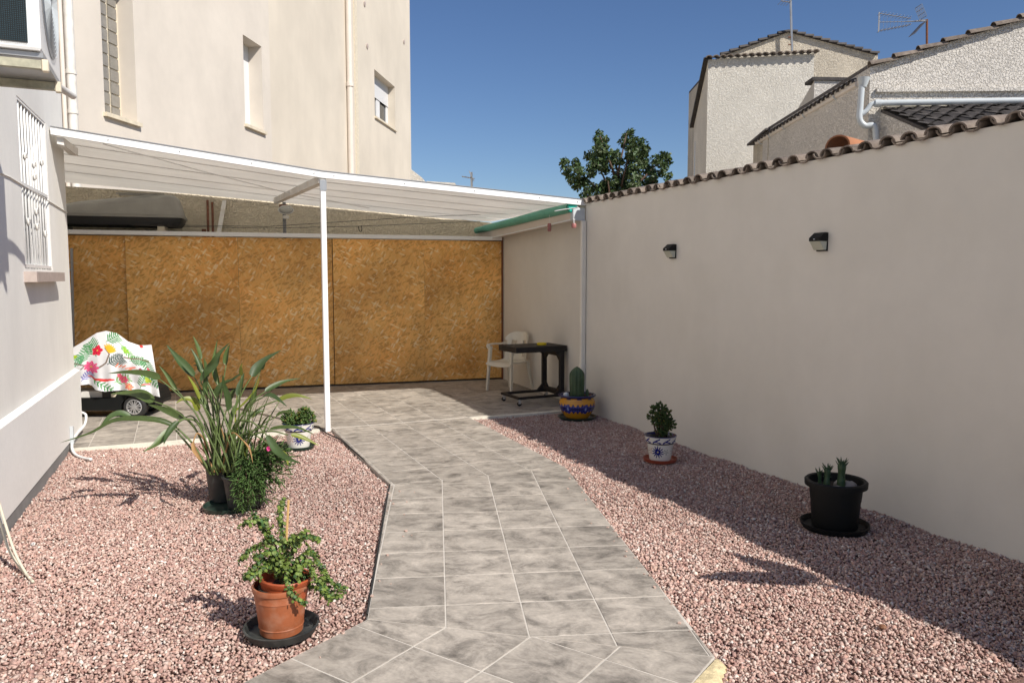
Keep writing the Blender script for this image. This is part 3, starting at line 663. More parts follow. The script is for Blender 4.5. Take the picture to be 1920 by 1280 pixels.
# box gutter along the garden wall, downpipe
gt = thing('box_gutter', 'pale box gutter along the garden wall beneath the canopy end', 'gutter', (4.4, 10, 2.3))
g = MB(); g.hexa([(WX(8.0)-.14,8.1,2.29),(WX(8.0)-.003,8.1,2.29),(WX(11.9)-.003,11.9,2.20),(WX(11.9)-.16,11.9,2.20),(WX(8)-.16,8.1,2.41),(WX(8)-.003,8.1,2.41),(WX(11.9)-.003,11.9,2.34),(WX(11.9)-.18,11.9,2.34)])
g.build('gutter', M['pvcpink'], gt)
MB().obar((WX(8)-.152,8.1,2.283),(WX(11.9)-.172,11.9,2.193),.022,.016).build('lip', M['white'], gt)
MB().bbox(WX(8)-.17,WX(8)-.003,8.03,8.1,2.27,2.42,.006).build('end_box', M['pvc'], gt)
dx, dy_ = WX(8.0)-.04, 8.02
MB().bbox(dx-.025,dx+.035,dy_-.024,dy_+.024,-.05,2.268,.006).build('downpipe', M['pipewhite'], gt)
MB().bbox(dx-.03,dx+.039,dy_-.029,dy_+.029,.50,.56,.004).build('collar', M['pipewhite'], gt)
# rolled green tarpaulin on the gutter, with ends hanging
tr = MB(); tr.tube([(WX(8.1)-.20,8.12,2.425),(WX(9)-.20,9.0,2.415),(WX(10)-.205,10.0,2.39),(WX(11.8)-.215,11.7,2.36)], [.058,.06,.056,.05], 12)
tag(tr.build('rolled_awning', M['green'], smooth=40), 'rolled green tarpaulin blind lying along the top of the box gutter', 'awning')
e = MB(); e.lathe([(.02,0),(.045,.004),(.052,.02),(.045,.035),(.02,.04)], (0,0,0), 14)
e.xf(Matrix.Translation((WX(8.1)-.20,8.10,2.425)) @ Matrix.Scale(1.3,4) @ Matrix.Rotation(math.pi/2,4,'X'))
tag(e.build('end_cap', mat('turquoise_plastic',(.02,.5,.38),.35), smooth=40), 'bright turquoise end cap on the rolled green blind', 'cap')
wr = MB(); wr.tube(bez([cp(1040,396,7.9), cp(1056,393,7.85), cp(1072,391,7.8), cp(1084,389,7.75)], 5), .006, 5)
tag(wr.build('cord', M['white'], smooth=True), 'white cord tied beneath the low end of the canopy beam', 'cord')
for i, (px, py0, py1, lb) in enumerate(((1030,403,432,'double pink bead ornament hanging below the green roll'), (1076,402,423,'single pink bead ornament with silver clip hanging below the green roll'))):
    Fd = 9.5 if i == 0 else 8.95
    t = cp(px, py0, Fd); bpos = cp(px, py1, Fd)
    # swing the hook to the gutter lip
    r = thing('hanging_ornament', lb, 'ornament', tuple(bpos))
    MB().tube([t, t.lerp(bpos, .55)], .0022, 5).build('wire', M['chrome'], r)
    if i == 0:
        for f_ in (.68, .92): MB().lathe([(0.001,-.03),(.02,-.027),(.024,-.01),(.024,.01),(.02,.025),(.001,.028)], t.lerp(bpos, f_), 12).build('bead', M['pinkstone'], r, smooth=40)
    else:
        MB().lathe([(0.001,-.03),(.026,-.027),(.03,-.01),(.03,.012),(.024,.025),(.001,.028)], bpos, 12).build('bead', M['pinkstone'], r, smooth=40)
        MB().bbox(bpos.x-.012,bpos.x+.012,bpos.y-.006,bpos.y+.006,bpos.z+.028,bpos.z+.075,.003).build('clip', M['chrome'], r)
# clothes lines and cords
ll = [fq(fs(fpt(370,422))-.6,2.42,-.3), fq(fs(fpt(700,415)),2.37,-.3), (WX(11)-.18,11.05,2.38)]
tag(MB().tube([fpt(250,421,.3), fpt(500,425,.3), fpt(640,416,.3), fpt(760,408,.3), fpt(905,402,.35)], .0035, 4).build('clothes_line', M['rubber']), 'thin dark clothes line sagging over the shed rail, upper one', 'clothes line')
tag(MB().tube([fpt(250,423,.25), fpt(500,428,.25), fpt(680,424,.25), fpt(900,415,.25)], .0035, 4).build('clothes_line', M['rubber']), 'thin dark clothes line just above the shed rail, lower one', 'clothes line')
tag(MB().tube(bez([fpt(672,424,.28), fpt(674,433,.28), fpt(678,433,.28), fpt(678,423,.28)],4), .006, 5).build('hook', M['dark'], smooth=True), 'small dark hook hanging on the clothes line', 'hook')
tag(MB().tube([(-.55,8.12,cz(-.55)-.03),(.35,9.0,zr(.35,9)-.04),(1.3,9.9,zr(1.3,9.9)-.05),(2.6,10.9,zr(2.6,10.9)-.05)], .006, 5).build('cord', M['white']), 'pale cord slung diagonally under the canopy panels', 'cord')
# bulkhead lamp on the rear post
bl = thing('bulkhead_lamp', 'oval glass bulkhead lamp fixed to the dark stub behind the rail', 'lamp', tuple(fq(fs(p535),2.4,-.25)))
pc = fpt(536,394,-.22); zl = pc.z
e = MB(); e.lathe([(.02,0),(.085,.003),(.095,.02),(.09,.045),(.06,.065),(.001,.072)], (0,0,0), 24, sx=1, sy=.55)
Mx = Matrix(((fd.x,0,fn.x,pc.x),(fd.y,0,fn.y,pc.y),(0,1,0,pc.z),(0,0,0,1))); e.xf(Mx); e.build('glass', mat('lamp_glass',(.42,.42,.38),.1,spec=.8), bl, smooth=40)
e = MB(); e.lathe([(.094,.0),(.11,.004),(.112,.025),(.1,.032),(.094,.02)], (0,0,0), 24, sx=1, sy=.6); e.xf(Mx); e.build('rim', M['oldwhite'], bl, smooth=40)
pc2 = fpt(536,410,-.22); e = MB(); e.lathe([(.001,.05),(.04,.045),(.048,.02),(.04,0),(.001,-.002)], pc2-fn*.02, 14); e.build('sensor', M['oldwhite'], bl, smooth=40)

# ---- roof box lying on the shed top
rb = thing('roof_box', 'grey car roof box lying on top of the shed behind the rail', 'roof box', (-.4, 11.9, 2.2))
s1 = fs(fpt(342,410,-.15)); s0 = s1-2.0; zb = 2.315
def hull(z, k0, k1, s0, s1, rr):   # rounded rectangle outline
    out = []
    for cx, ck, a0 in ((s1-rr, k1-rr, 0), (s0+rr, k1-rr, 90), (s0+rr, k0+rr, 180), (s1-rr, k0+rr, 270)):
        for a in (0, 30, 60, 90):
            t = math.radians(a0+a); out.append((cx+rr*math.cos(t), ck+rr*math.sin(t), z))
    return out
def loft(mb, rings):
    b = len(mb.v); n = len(rings[0])
    for r in rings:
        for s_, k_, z_ in r: mb.v.append(fq(s_, z_, k_))
    for i in range(len(rings)-1):
        for j in range(n): mb.f.append((b+i*n+j, b+i*n+(j+1)%n, b+(i+1)*n+(j+1)%n, b+(i+1)*n+j))
    mb.f.append(tuple(b+j for j in range(n-1,-1,-1))); mb.f.append(tuple(b+(len(rings)-1)*n+j for j in range(n)))
    return mb
k0, k1 = -.80, -.12
loft(MB(), [hull(zb,k0+.03,k1-.03,s0+.05,s1-.06,.1), hull(zb+.05,k0+.01,k1-.01,s0+.02,s1-.02,.1), hull(zb+.11,k0,k1,s0,s1-.005,.1)]).build('lower_shell', M['boxdark'], rb, smooth=50)
loft(MB(), [hull(zb+.112,k0-.012,k1+.012,s0,s1+.012,.1), hull(zb+.15,k0-.012,k1+.012,s0,s1+.012,.1)]).build('edge_band', M['box'], rb, smooth=50)
rings = []
for z, ins, e_ in ((.152,.0,0),(.22,.02,.02),(.32,.05,.045),(.40,.09,.07),(.44,.15,.12),(.455,.22,.2)): rings.append([(s_, k_, zb+z-max(0,(s0+1.15-s_))*.30*(z-.152)/.33) for s_, k_, _ in hull(0,k0+ins,k1-ins,s0+ins*2.5,s1-e_,.12)])
loft(MB(), rings).build('lid', M['box'], rb, smooth=50)
ri = MB()
for kk in (-.30,-.50): ri.obar(fq(s0+1.15,zb+.445,kk), fq(s1-.24,zb+.45,kk), .02, .02)
ri.build('ridge', M['box'], rb)
for ss, lb in ((.28,'pale batten under the end of the grey roof box nearer the rusty bars'),(1.55,'pale batten under the end of the grey roof box nearer the house')):
    a_, b_ = fq(s1-ss, 2.237, -.14), fq(s1-ss, 2.237, -.78); tag(MB().obar(a_, b_, .09, .145).build('batten', M['sillcream']), lb, 'batten')
for i, (px, py, hh) in enumerate(((388,376,.34),(397,380,.32))):
    a = fpt(px+2, 428, -.5); tag(MB().tube([Vector((a.x,a.y,2.165)), fpt(px+1, py, -.85)], .017, 8).build('iron_bar', M['rust'], smooth=40), ('taller' if i == 0 else 'shorter')+' rusty bar leaning on the stucco wall above the shed', 'bar')
a = fpt(408, 428, -.4); tag(MB().obar(Vector((a.x,a.y,2.165)), fpt(421,376,-.84), .06, .012).build('white_lath', M['oldwhite']), 'pale flat lath leaning on the stucco wall beside rusty bars', 'lath')
a = fpt(382,420,-.5); tag(MB().bbox(a.x-.03,a.x+.03,a.y-.03,a.y+.03,2.162,2.30,.005).build('brick_offcut', M['rust']), 'small reddish offcut standing at the foot of the rusty bars', 'offcut')
a = fpt(345,423,-.3); tag(MB().bbox(a.x-.05,a.x+.05,a.y-.04,a.y+.04,2.162,2.21,.005).build('brick_offcut', M['rust']), 'low brown brick piece lying beside the grey roof box', 'brick')
# dark rolled sheet at the rail's end
a = fpt(885,440,-.12); e = MB()
for r in range(9):
    pass
P_ = []
for i in range(9):
    t = i/8; row = []
    for j in range(7):
        u_ = j/6; row.append(fq(fs(a)-.16+.36*t, 2.163+.085*math.sin(math.pi*t)**.6*math.sin(math.pi*u_)**.5+.006*rnd.random(), -.10-.28*u_))
    P_.append(row)
tag(e.grid(P_).build('bin_bag', M['boxdark'], smooth=True), 'crumpled dark plastic lying over the far end of the shed rail', 'bag')
a = fq(S[-1]-.10,0,-.4); tag(MB().bbox(a.x-.25,a.x+.07,a.y-.2,a.y+.1,2.162,2.22,.01).build('timber_offcut', M['rust']), 'brown timber wedged beneath the gutter end above the rail', 'timber')

# ---- apartment block behind
bd = Vector((math.sin(math.radians(31.5)), math.cos(math.radians(31.5)), 0)); bn = Vector((bd.y,-bd.x,0))
B0 = RF((200-960)/FPX*12.5, 12.5)
def bpt(px, py, off=0): return onp(px, py, B0+bn*off, bn)
bs = lambda p: (p-B0).dot(bd)
apt = thing('apartment_block', 'tall cream apartment block with narrow windows behind the canopy', 'building', tuple(B0+bd*8))
gbt = bpt(197,212); gtp = bpt(197,0)
rc = -.30   # right bay set back
def hole(pxl, pxr, pyt, pyb, off=0):
    pl_, pr_ = bpt(pxl, pyb, off), bpt(pxr, pyb, off); tp = bpt(pxl, pyt, off); return bs(pl_), bs(pr_), pl_.z, tp.z
w1 = hole(197,257,-60,213); w2 = hole(460,494,68,234); sE = bs(bpt(508,200)); 
w3 = hole(703,741,131,219,rc); sR = bs(bpt(770,200,rc))
mb = MB(); bp1 = wallholes(mb, B0, bd, bn, -14, sE, -.1, 14, [w1, w2], .42)
mb.add([bp1(sE,-.1), bp1(sE,-.1,.6), bp1(sE,14,.6), bp1(sE,14)], [(0,1,2,3)])
mb.build('wall', M['block'], apt)
mb = MB(); B2 = B0+bn*rc; bp2 = wallholes(mb, B2, bd, bn, sE-.2, sR, -.1, 14, [w3], .45)
mb.add([bp2(sR,-.1), bp2(sR,-.1,9), bp2(sR,14,9), bp2(sR,14)], [(0,1,2,3)]); mb.add([bp2(-14,14,-.3), bp2(sR,14,-.3), bp2(sR,14,9), bp2(-14,14,9)], [(0,1,2,3)])
mb.add([bp2(sR,-.1,9), bp2(-14,-.1,9), bp2(-14,14,9), bp2(sR,14,9)], [(0,1,2,3)]); mb.add([bp2(-14,-.1,9), bp2(-14,-.1,-.3), bp2(-14,14,-.3), bp2(-14,14,9)], [(0,1,2,3)])
mb.build('wall', M['block2'], apt)
def bbx(bp, s0, s1, z0, z1, k0, k1): return MB().hexa([bp(s0,z0,k0), bp(s1,z0,k0), bp(s1,z0,k1), bp(s0,z0,k1), bp(s0,z1,k0), bp(s1,z1,k0), bp(s1,z1,k1), bp(s0,z1,k1)])
# sills
for bp, w in ((bp1,w1),(bp1,w2),(bp2,w3)): bbx(bp, w[0]-.05, w[1]+.05, w[2]-.05, w[2]+.015, -.07, .42).build('sill', M['sillcream'], apt)
# glass block window
gwi = bbx(bp1, w1[0], w1[1], w1[2]+.02, w1[3], .30, .31).build('window', M['sillcream'], apt)
s_a, s_b = w1[0]+.03, w1[1]-.03; hgt = bpt(200,146).z-bpt(202,171).z
nc = 3; cw = (s_b-s_a)/nc; bh = hgt*1.0; z = w1[2]+.04
while z < w1[3]-bh:
    for c in range(nc): bbx(bp1, s_a+c*cw+.025, s_a+(c+1)*cw-.025, z+.014, z+bh-.014, .275, .299).build('glass_block', M['glassblock'], gwi)
    z += bh
wi = bbx(bp1, w2[0], w2[1], w2[2]+.02, w2[3], .40, .41).build('window', M['glass'], apt)
bbx(bp1, w2[0]+.0, w2[1], w2[2]+.02, w2[3], .33, .399).build('frame', M['shutter'], wi)
wi = bbx(bp2, w3[0], w3[1], w3[2]+.02, w3[3], .345, .352).build('window', M['glass'], apt)
fm = MB()
ww = w3[1]-w3[0]; zs = bpt(703,172,rc).z
for a, b, c, d_ in ((0,.06,0,1),(.44,.60,0,1),(.92,1,0,1)): h = bbx(bp2, w3[0]+ww*a, w3[0]+ww*b, w3[2]+.03, zs, .30, .34); fm.add(h.v, h.f)
h = bbx(bp2, w3[0], w3[1], w3[2]+.016, w3[2]+.07, .29, .338); fm.add(h.v, h.f); fm.build('frame', M['shutter'], wi)
zz = zs
while zz < w3[3]-.03:
    bbx(bp2, w3[0]+.01, w3[1]-.01, zz, zz+.05, .27, .29).build('shutter_slat', M['shutter'], wi); zz += .056
# downpipes, vents
def dpipe(px, off, z1, r=.055, m='pvcpink'):
    p = bpt(px, 200, off); P0_ = Vector((p.x,p.y,0)); o = MB().tube([P0_+Vector((0,0,1)), P0_+Vector((0,0,z1))], r, 12).build('downpipe', M[m], apt, smooth=40)
    return P0_, o
P0_, o = dpipe(656.5, rc+.1, 13.9, .10)
for py in (160,): 
    zc = bpt(657, py, rc+.1).z; MB().tube([P0_+Vector((0,0,zc-.06)), P0_+Vector((0,0,zc+.06))], .125, 12).build('collar', M['pvcpink'], o, smooth=40)
P0_, o = dpipe(136, .1, 13.9, .068, 'oldwhite')
for py in (137, 210):
    zc = bpt(136, py, .1).z; MB().tube([P0_+Vector((0,0,zc-.03)), P0_+Vector((0,0,zc+.03))], .08, 12).build('collar', M['oldwhite'], o, smooth=40)
P0_, o = dpipe(121, .07, 13.9, .03, 'pvcpink')
# slim strip beside the large downpipe (movement joint cover)
p = bs(bpt(668,200,rc)); bbx(bp2, p-.14, p+.14, .5, 13.9, -.03, -.002).build('joint_cover', M['sillcream'], apt)
for px, py in ((683,8),(688,87),(757,79)):
    p = bpt(px, py, rc); MB().tube([p+bn*.002, p+bn*.03], .085, 14).build('vent', M['sill'], apt, smooth=40)
# small parapet bits peeping over the canopy
p = RF((772-960)/FPX*26, 26); q1 = cp(769,316,26); h1 = cp(790,333,26)
tag(MB().prism([cp(769,316,26),cp(791,333,26),cp(791,360,26),cp(769,360,26)], RF(0,3)).build('far_gable', M['stucco_far']), 'tiny white gable end peeping out at the foot of the apartment block', 'building')
tag(MB().prism([cp(800,340,30),cp(853,343,30),cp(853,380,30),cp(800,380,30)], RF(0,3)).build('far_roof_terrace', M['stucco_far']), 'low pale rooftop parapet just showing over the canopy beam', 'building')
# ================================================================ neighbouring houses beyond the garden wall
def plane(P0, d): d = Vector(d).normalized(); return P0, Vector((d.y,-d.x,0))
e_ = RF(1,-.171).normalized(); d2 = RF(.0231,1).normalized()
G0 = RF(.4685*12, 12); PA = plane(G0, e_); PB = plane(G0, d2)
A_ = lambda px, py, k=0: onp(px, py, PA[0]-d2*k, PA[1])
B_ = lambda px, py, k=0: onp(px, py, PB[0]-e_*k, PB[1])
gh = thing('gabled_house', 'rough white gabled house beyond the garden wall with tiled verge and grey pipework', 'house', tuple(G0))
c_top = A_(1632,126); r1 = A_(1920,36); sl_v = (r1-c_top)
ridge = c_top+sl_v*2.0
base = lambda p: Vector((p.x,p.y,-.1))
far_r = ridge+(ridge-c_top)*1.0; far_r.z = c_top.z
L2 = 5.4
eav = A_(1632,150)
mb = MB().prism([base(c_top), base(far_r), far_r, ridge, c_top], d2*L2)
mb.build('wall', M['stucco_gable'], gh)
# verge tiles, overlapping barrel tiles running up the gable
def verge(parent, a, b, n, r=.11, m='clay', lift=.02, out=Vector((0,0,0))):
    L_ = (b-a).length/n; dirv = (b-a).normalized()
    for i in range(n):
        p = a+dirv*(L_*i); t = MB(); rows = []
        up = Vector((0,0,1)); side = dirv.cross(up).normalized(); up2 = side.cross(dirv)
        for x, rr, hh in ((0, r, .045), (L_*1.1, r*.8, 0.0)):
            for q_ in (rr, rr-.016): rows.append([p+dirv*x+side*(q_*math.cos(math.pi*k/8))+up2*(q_*.75*math.sin(math.pi*k/8)+hh) for k in range(9)])
        o1,i1,o2,i2 = rows; t.grid([o1,o2]); t.grid([i2,i1]); t.grid([i1,o1]); t.grid([o2,i2])
        for k in (0,8): t.add([o1[k],i1[k],i2[k],o2[k]],[(0,1,2,3)])
        t.build('tile', M[m], parent, smooth=50)
verge(gh, c_top-d2*.0+Vector((0,0,-.03)), c_top+sl_v*1.3+Vector((0,0,-.03)), 8, .105, 'clay')
# roof plane behind verge
rn = MB().prism([c_top+Vector((0,0,.0)), ridge, ridge+Vector((0,0,.06)), c_top+Vector((0,0,.06))], d2*L2); rn.v = [v+d2*.12 for v in rn.v]; rn.build('roof', M['slate'], gh)
# band and cream fascia
bl_ = A_(1642,170); br_ = A_(1920,168); dd = (br_-bl_)
MB().prism([bl_+Vector((0,0,-.03)), bl_+dd*1.6+Vector((0,0,-.03)), bl_+dd*1.6+Vector((0,0,.03)), bl_+Vector((0,0,.03))], -d2*.05).build('moulding', M['stucco_gable'], gh)
# eave side: gutter and scalloped tiles
ea = B_(1622,150); eb = B_(1428,266)
eb2 = ea+(eb-ea)
gu = MB(); gu.tube([ea-e_*.10+Vector((0,0,-.06)), eb-e_*.10+Vector((0,0,-.02))], .055, 12); gut = gu.build('gutter', M['pvcpink'], gh, smooth=50)
MB().prism([ea-e_*.02+Vector((0,0,-.12)), ea-e_*.16+Vector((0,0,-.02)), ea-e_*.16+Vector((0,0,.01)), ea-e_*.02+Vector((0,0,.01))], eb-ea).build('soffit', M['stucco_gable'], gh)
for t in (.15,.42,.63,.80,.93):
    c = ea.lerp(eb, t)-e_*.10+Vector((0,0,-.04)); MB().tube([c+(-e_)*(.075*math.cos(a))+Vector((0,0,-.075*math.sin(a))) for a in [math.pi*k/8 for k in range(9)]], .012, 5).build('gutter_hook', M['pvc'], gh)
nt_ = 26
for i in range(nt_):
    c = ea.lerp(eb, (i+.5)/nt_)+Vector((0,0,.02)); w = (eb-ea).length/nt_; ax = e_+Vector((0,0,.3)); t = MB()
    dd_ = (eb-ea).normalized(); rows = []
    for x in (-.20, .14):
        for rr in (w*.52, w*.52-.014): rows.append([c+ax*x+dd_*(rr*math.cos(math.pi*k/6))+Vector((0,0,rr*.7*math.sin(math.pi*k/6))) for k in range(7)])
    o1,i1,o2,i2 = rows; t.grid([o1,o2]); t.grid([i2,i1]); t.grid([i1,o1]); t.build('tile', M['slate'], gh, smooth=50)
# pipework
hop = A_(1621,158,.12)
pp = lambda pts, r, nm, m='pvc', n=12: MB().tube(pts, r, n).build(nm, M[m], gh, smooth=40)
pp([A_(1620,146,.14), A_(1618,164,.14)], [.09,.05], 'hopper')
pp(bez([A_(1616,160,.14), A_(1613,200,.14), A_(1612,224,.14), A_(1622,236,.14), A_(1640,238,.14), A_(1643,275,.14)],6), .046, 'downpipe')
pp(bez([A_(1613,216,.14), A_(1624,208,.14), A_(1634,196,.14), A_(1645,193.5,.14)],5), .036, 'branch_pipe')
pp([A_(1640,194,.14), A_(1652,194,.14)], .058, 'collar')
pp([A_(1644,193.5,.14), A_(2150,185,.14)], .047, 'overflow_pipe')
# lean-to with dark tiles
l1 = A_(1652,205); lr = l1+e_*6; dn = -d2*3.2+Vector((0,0,-1.28)); 
lt = thing('lean_to', 'low lean-to with dark curved roof tiles against the rough white gabled house', 'outbuilding', tuple(l1+dn))
MB().prism([base(l1), base(l1+dn), l1+dn+Vector((0,0,-.05)), l1+Vector((0,0,-.05))], e_*5.8).build('wall', M['stucco_gable'], lt)
MB().prism([l1+Vector((0,0,-.045)), l1+dn+Vector((0,0,-.045)), l1+dn, l1], e_*6).build('roof', M['slate'], lt)
MB().prism([A_(1652,206.5,.0), A_(2200,204,.0), A_(2200,197,.0), A_(1652,200,.0)], -d2*.06).build('flashing', M['mortar'], lt)
du = dn.normalized(); cw = .23; ch = .30; nu = 22; nvv = 10; nrmr = du.cross(e_).normalized(); nrmr = nrmr if nrmr.z > 0 else -nrmr
tmb = MB(); rows = []
for x, hh in ((0,.0),(ch*1.06,.035)):
    rows.append([du*x+e_*(cw*k/8)+nrmr*(hh+.012+.028*math.sin(math.pi*2*k/8+.6)) for k in range(9)])
rows2 = [[p-nrmr*.014 for p in r] for r in rows]
tmb.grid(rows); tmb.grid([rows[1], rows2[1]]); 
me = bpy.data.meshes.new('tile'); me.from_pydata(tmb.v, [], tmb.f); me.materials.append(M['slate'])
for i in range(nu):
    for j in range(nvv):
        o = bpy.data.objects.new('tile', me); COL.objects.link(o); o.parent = lt
        o.location = l1+e_*(i*cw)+du*(j*ch)+nrmr*(.004+rnd.uniform(-.004,.004))-ORG[lt.name]; o.rotation_euler = (rnd.uniform(-.01,.01),)*2+(rnd.uniform(-.012,.012),)
# upright orange tile vent standing on the wall coping
c = onp(1572,283,(WX(4)+.55,0,0),(1,0,0)); vt = MB(); rows = []
for x, r in ((0,.105),(.34,.09)):
    for rr in (r, r-.014): rows.append([Vector((x+ -.02, 0, 0))+Vector((0, rr*math.cos(math.pi*k/10), rr*.85*math.sin(math.pi*k/10))) for k in range(11)])
o1,i1,o2,i2 = rows; vt.grid([o1,o2]); vt.grid([i2,i1]); vt.grid([i1,o1]); vt.grid([o2,i2])
vt.xf(Matrix.Translation(Vector((WX(4.1)+.30, onp(1572,283,(WX(4)+.3,0,0),(1,0,0)).y, 2.60))) @ Matrix.Rotation(math.radians(12),4,'Z'))
tag(vt.build('roof_tile', M['clayneat'], smooth=50), 'single clean orange barrel tile standing on the wall coping', 'roof tile')
MB().box(WX(4)+.205, WX(4)+.62, 1.6, 8.5, 2.0, 2.568)
struct_c = MB().box(WX(4)+.30, WX(4)+.7, 1.6, 8.3, 2.30, 2.565).build('coping', M['clay'], gw)

# ---- far white house: frontal gable block, boxy wing in front
FH = RF((1328-960)/FPX*21, 21); PF = plane(FH, e_); dF = RF(.10,1).normalized(); PS = plane(FH, dF)
F_ = lambda px, py, k=0: onp(px, py, PF[0]-dF*k, PF[1]); S_ = lambda px, py, k=0: onp(px, py, PS[0]-e_*k, PS[1])
fh = thing('far_house', 'pale rough rendered box-like wing of the far house with scalloped tile edge', 'house', tuple(FH))
tl = F_(1328,112); tr_ = F_(1527,101)
tb = S_(1301,236); 
bk = tb
mb = MB(); b0, b1, b2 = base(tl), base(tr_), base(bk); e2 = bk+(tr_-tl)
mb.add([b0, b1, tr_, tl, b2, b1+(b2-b0), e2, bk], [(0,1,2,3), (4,0,3,7), (1,5,6,2), (3,2,6,7), (5,4,7,6), (4,5,1,0)])
mb.build('wall', M['stucco_far'], fh)
n_ = 15; w = (tr_-tl)/n_; wl_ = w.length
for i in range(n_+1):
    c = tl+w*(i)+Vector((0,0,.03)); t = MB(); wd_ = w.normalized(); rows = []
    for x in (-.16, .25):
        for rr in (wl_*.52, wl_*.52-.03): rows.append([c+dF*x+wd_*(rr*math.cos(math.pi*k/6))+Vector((0,0,rr*.7*math.sin(math.pi*k/6)+x*.12)) for k in range(7)])
    o1,i1,o2,i2 = rows; t.grid([o1,o2]); t.grid([i2,i1]); t.grid([i1,o1]); t.build('tile', M['clay'], fh, smooth=50)
MB().prism([tl-e_*.12+Vector((0,0,-.02)), tl+e_*.1+Vector((0,0,-.02)), tl+e_*.1+Vector((0,0,.06)), tl-e_*.12+Vector((0,0,.06))], bk-tl+(bk-tl).normalized()*.1).build('eave', M['slate'], fh)
for pxl, pxr, pt0, pb0 in ((1313.5,1317.5,221,286),(1303,1305.5,262,330)):
    a = S_(pxr, pt0,.02); b = S_(pxl, pt0,.02); c_ = S_(pxl, pb0,.02); d_ = S_(pxr, pb0,.02); MB().prism([Vector((a.x,a.y,c_.z)), Vector((b.x,b.y,c_.z)), Vector((b.x,b.y,a.z)), a], e_*.04).build('window', M['glass'], fh)
fg = thing('far_gable_house', 'stained old rendered gable with dark tile verge rising behind the far wing', 'house', tuple(RF(.36*25,25)))
GP = RF((1478-960)/FPX*25, 25); PG = plane(GP, e_); G_ = lambda px, py, k=0: onp(px, py, PG[0]-d2*k, PG[1])
gl_, gr_, gt_ = G_(1352,107), G_(1646,105), G_(1478,61)
MB().prism([base(gl_), base(gr_), gr_, gt_, gl_], d2*5).build('wall', M['stucco_old'], fg)
verge(fg, gl_, gt_, 7, .13, 'slate'); verge(fg, gr_, gt_, 11, .13, 'slate')
MB().prism([gl_, gt_, gt_+Vector((0,0,.08)), gl_+Vector((0,0,.08))], d2*5).build('roof', M['slate'], fg); MB().prism([gt_, gr_, gr_+Vector((0,0,.08)), gt_+Vector((0,0,.08))], d2*5).build('roof', M['slate'], fg)
# annex between
MX = RF((1527-960)/FPX*17.5, 17.5); PM = plane(MX, e_); M_ = lambda px, py, k=0: onp(px, py, PM[0]-d2*k, PM[1])
PMS = plane(MX, d2); ta, tb_ = M_(1527,151), M_(1640,153)
bkm = onp(1483,226,PMS[0],PMS[1])
an = thing('annex', 'small pale rendered annex with flat tiled top between the two rough white houses', 'building', tuple(base(ta)))
mb = MB(); a0, a1, a2 = base(ta), base(tb_), base(bkm); e3 = bkm+(tb_-ta)
mb.add([a0,a1,tb_,ta,a2,a1+(a2-a0),e3,bkm], [(0,1,2,3),(4,0,3,7),(1,5,6,2),(3,2,6,7),(5,4,7,6),(4,5,1,0)]); mb.build('wall', M['stucco_gable'], an)
MB().prism([ta-e_*.05-d2*.04+Vector((0,0,.002)), tb_-d2*.04+Vector((0,0,.002)), tb_-d2*.04+Vector((0,0,.07)), ta-e_*.05-d2*.04+Vector((0,0,.07))], d2*.5).build('coping', M['slate'], an)
sb = thing('small_dormer', 'little dark-roofed outbuilding corner behind the low end of the gutter', 'outbuilding', tuple(base(cp(1450,250,17))))
MB().prism([base(cp(1441,262,17)), base(cp(1500,262,17)), cp(1500,240,17), cp(1441,244,17)], RF(.3,2)).build('wall', M['stucco_old'], sb)
MB().prism([cp(1436,244,16.9), cp(1502,240,16.9), cp(1502,236,16.9), cp(1436,240,16.9)], RF(.2,2)).build('roof', M['slate'], sb)

# ---- television aerials
def yagi(name, lb, mast0, mast1, F_, boom0, boom1, nel, elen, rear=None, tri=False, mm='alu'):
    th_ = thing(name, lb, 'antenna', tuple(mast0))
    MB().tube([mast0, mast1], .018*F_/12, 6).build('mast', M[mm], th_)
    up = Vector((0,0,1)); bdv = (boom1-boom0).normalized(); sd = bdv.cross(up).normalized(); k = F_/12
    bm = MB()
    if tri:
        for off, st in ((Vector((0,0,.13*k)),.05), (Vector((0,0,0)),0), (Vector((0,0,-.13*k)),.05)): bm.tube([boom0+off, boom1+off*.35], .006*k, 5)
        bm.obar(boom0+up*.15*k, boom0-up*.15*k, .012*k, .012*k); bm.tube([boom1, mast1], .008*k, 5)
    else: bm.tube([boom0, boom1], .008*k, 5)
    bm.build('boom', M['alu'], th_)
    for i in range(nel):
        c = boom0.lerp(boom1, (i+.3)/nel); vs = (.13*k*(1-.65*(i+.3)/nel), -.13*k*(1-.65*(i+.3)/nel)) if tri else (0,)
        t = MB()
        for v in vs: t.tube([c+sd*elen+up*v, c-sd*elen+up*v], .004*k, 4)
        if tri: t.tube([c+up*vs[0], c+up*vs[1]], .003*k, 4)
        t.build('element', M['alu'], th_)
    if rear:
        for a, b in rear:
            r_ = MB()
            for s_ in (-1,-.6,-.2,.2,.6,1): r_.tube([a+sd*elen*1.1*s_, b+sd*elen*1.1*s_], .004*k, 4)
            for t_ in (0,.33,.66,1): r_.tube([a.lerp(b,t_)+sd*elen*1.1, a.lerp(b,t_)-sd*elen*1.1], .005*k, 4)
            r_.build('reflector', M['alu'], th_)
    return th_
c12 = lambda px, py: cp(px, py, 13.5)
y1_ = yagi('tv_aerial', 'large yagi aerial with reflector on a brown mast above the gabled house', c12(1738,96), c12(1738,37), 13.5, c12(1648,42), c12(1708,41), 9, .10, [(c12(1722,12), c12(1731,34)), (c12(1731,43), c12(1710,66))], True, 'rust')
MB().tube([c12(1700,41), c12(1738,40)], .010, 5).build('boom', M['alu'], y1_)
e25 = lambda px, py: cp(px, py, 24.8)
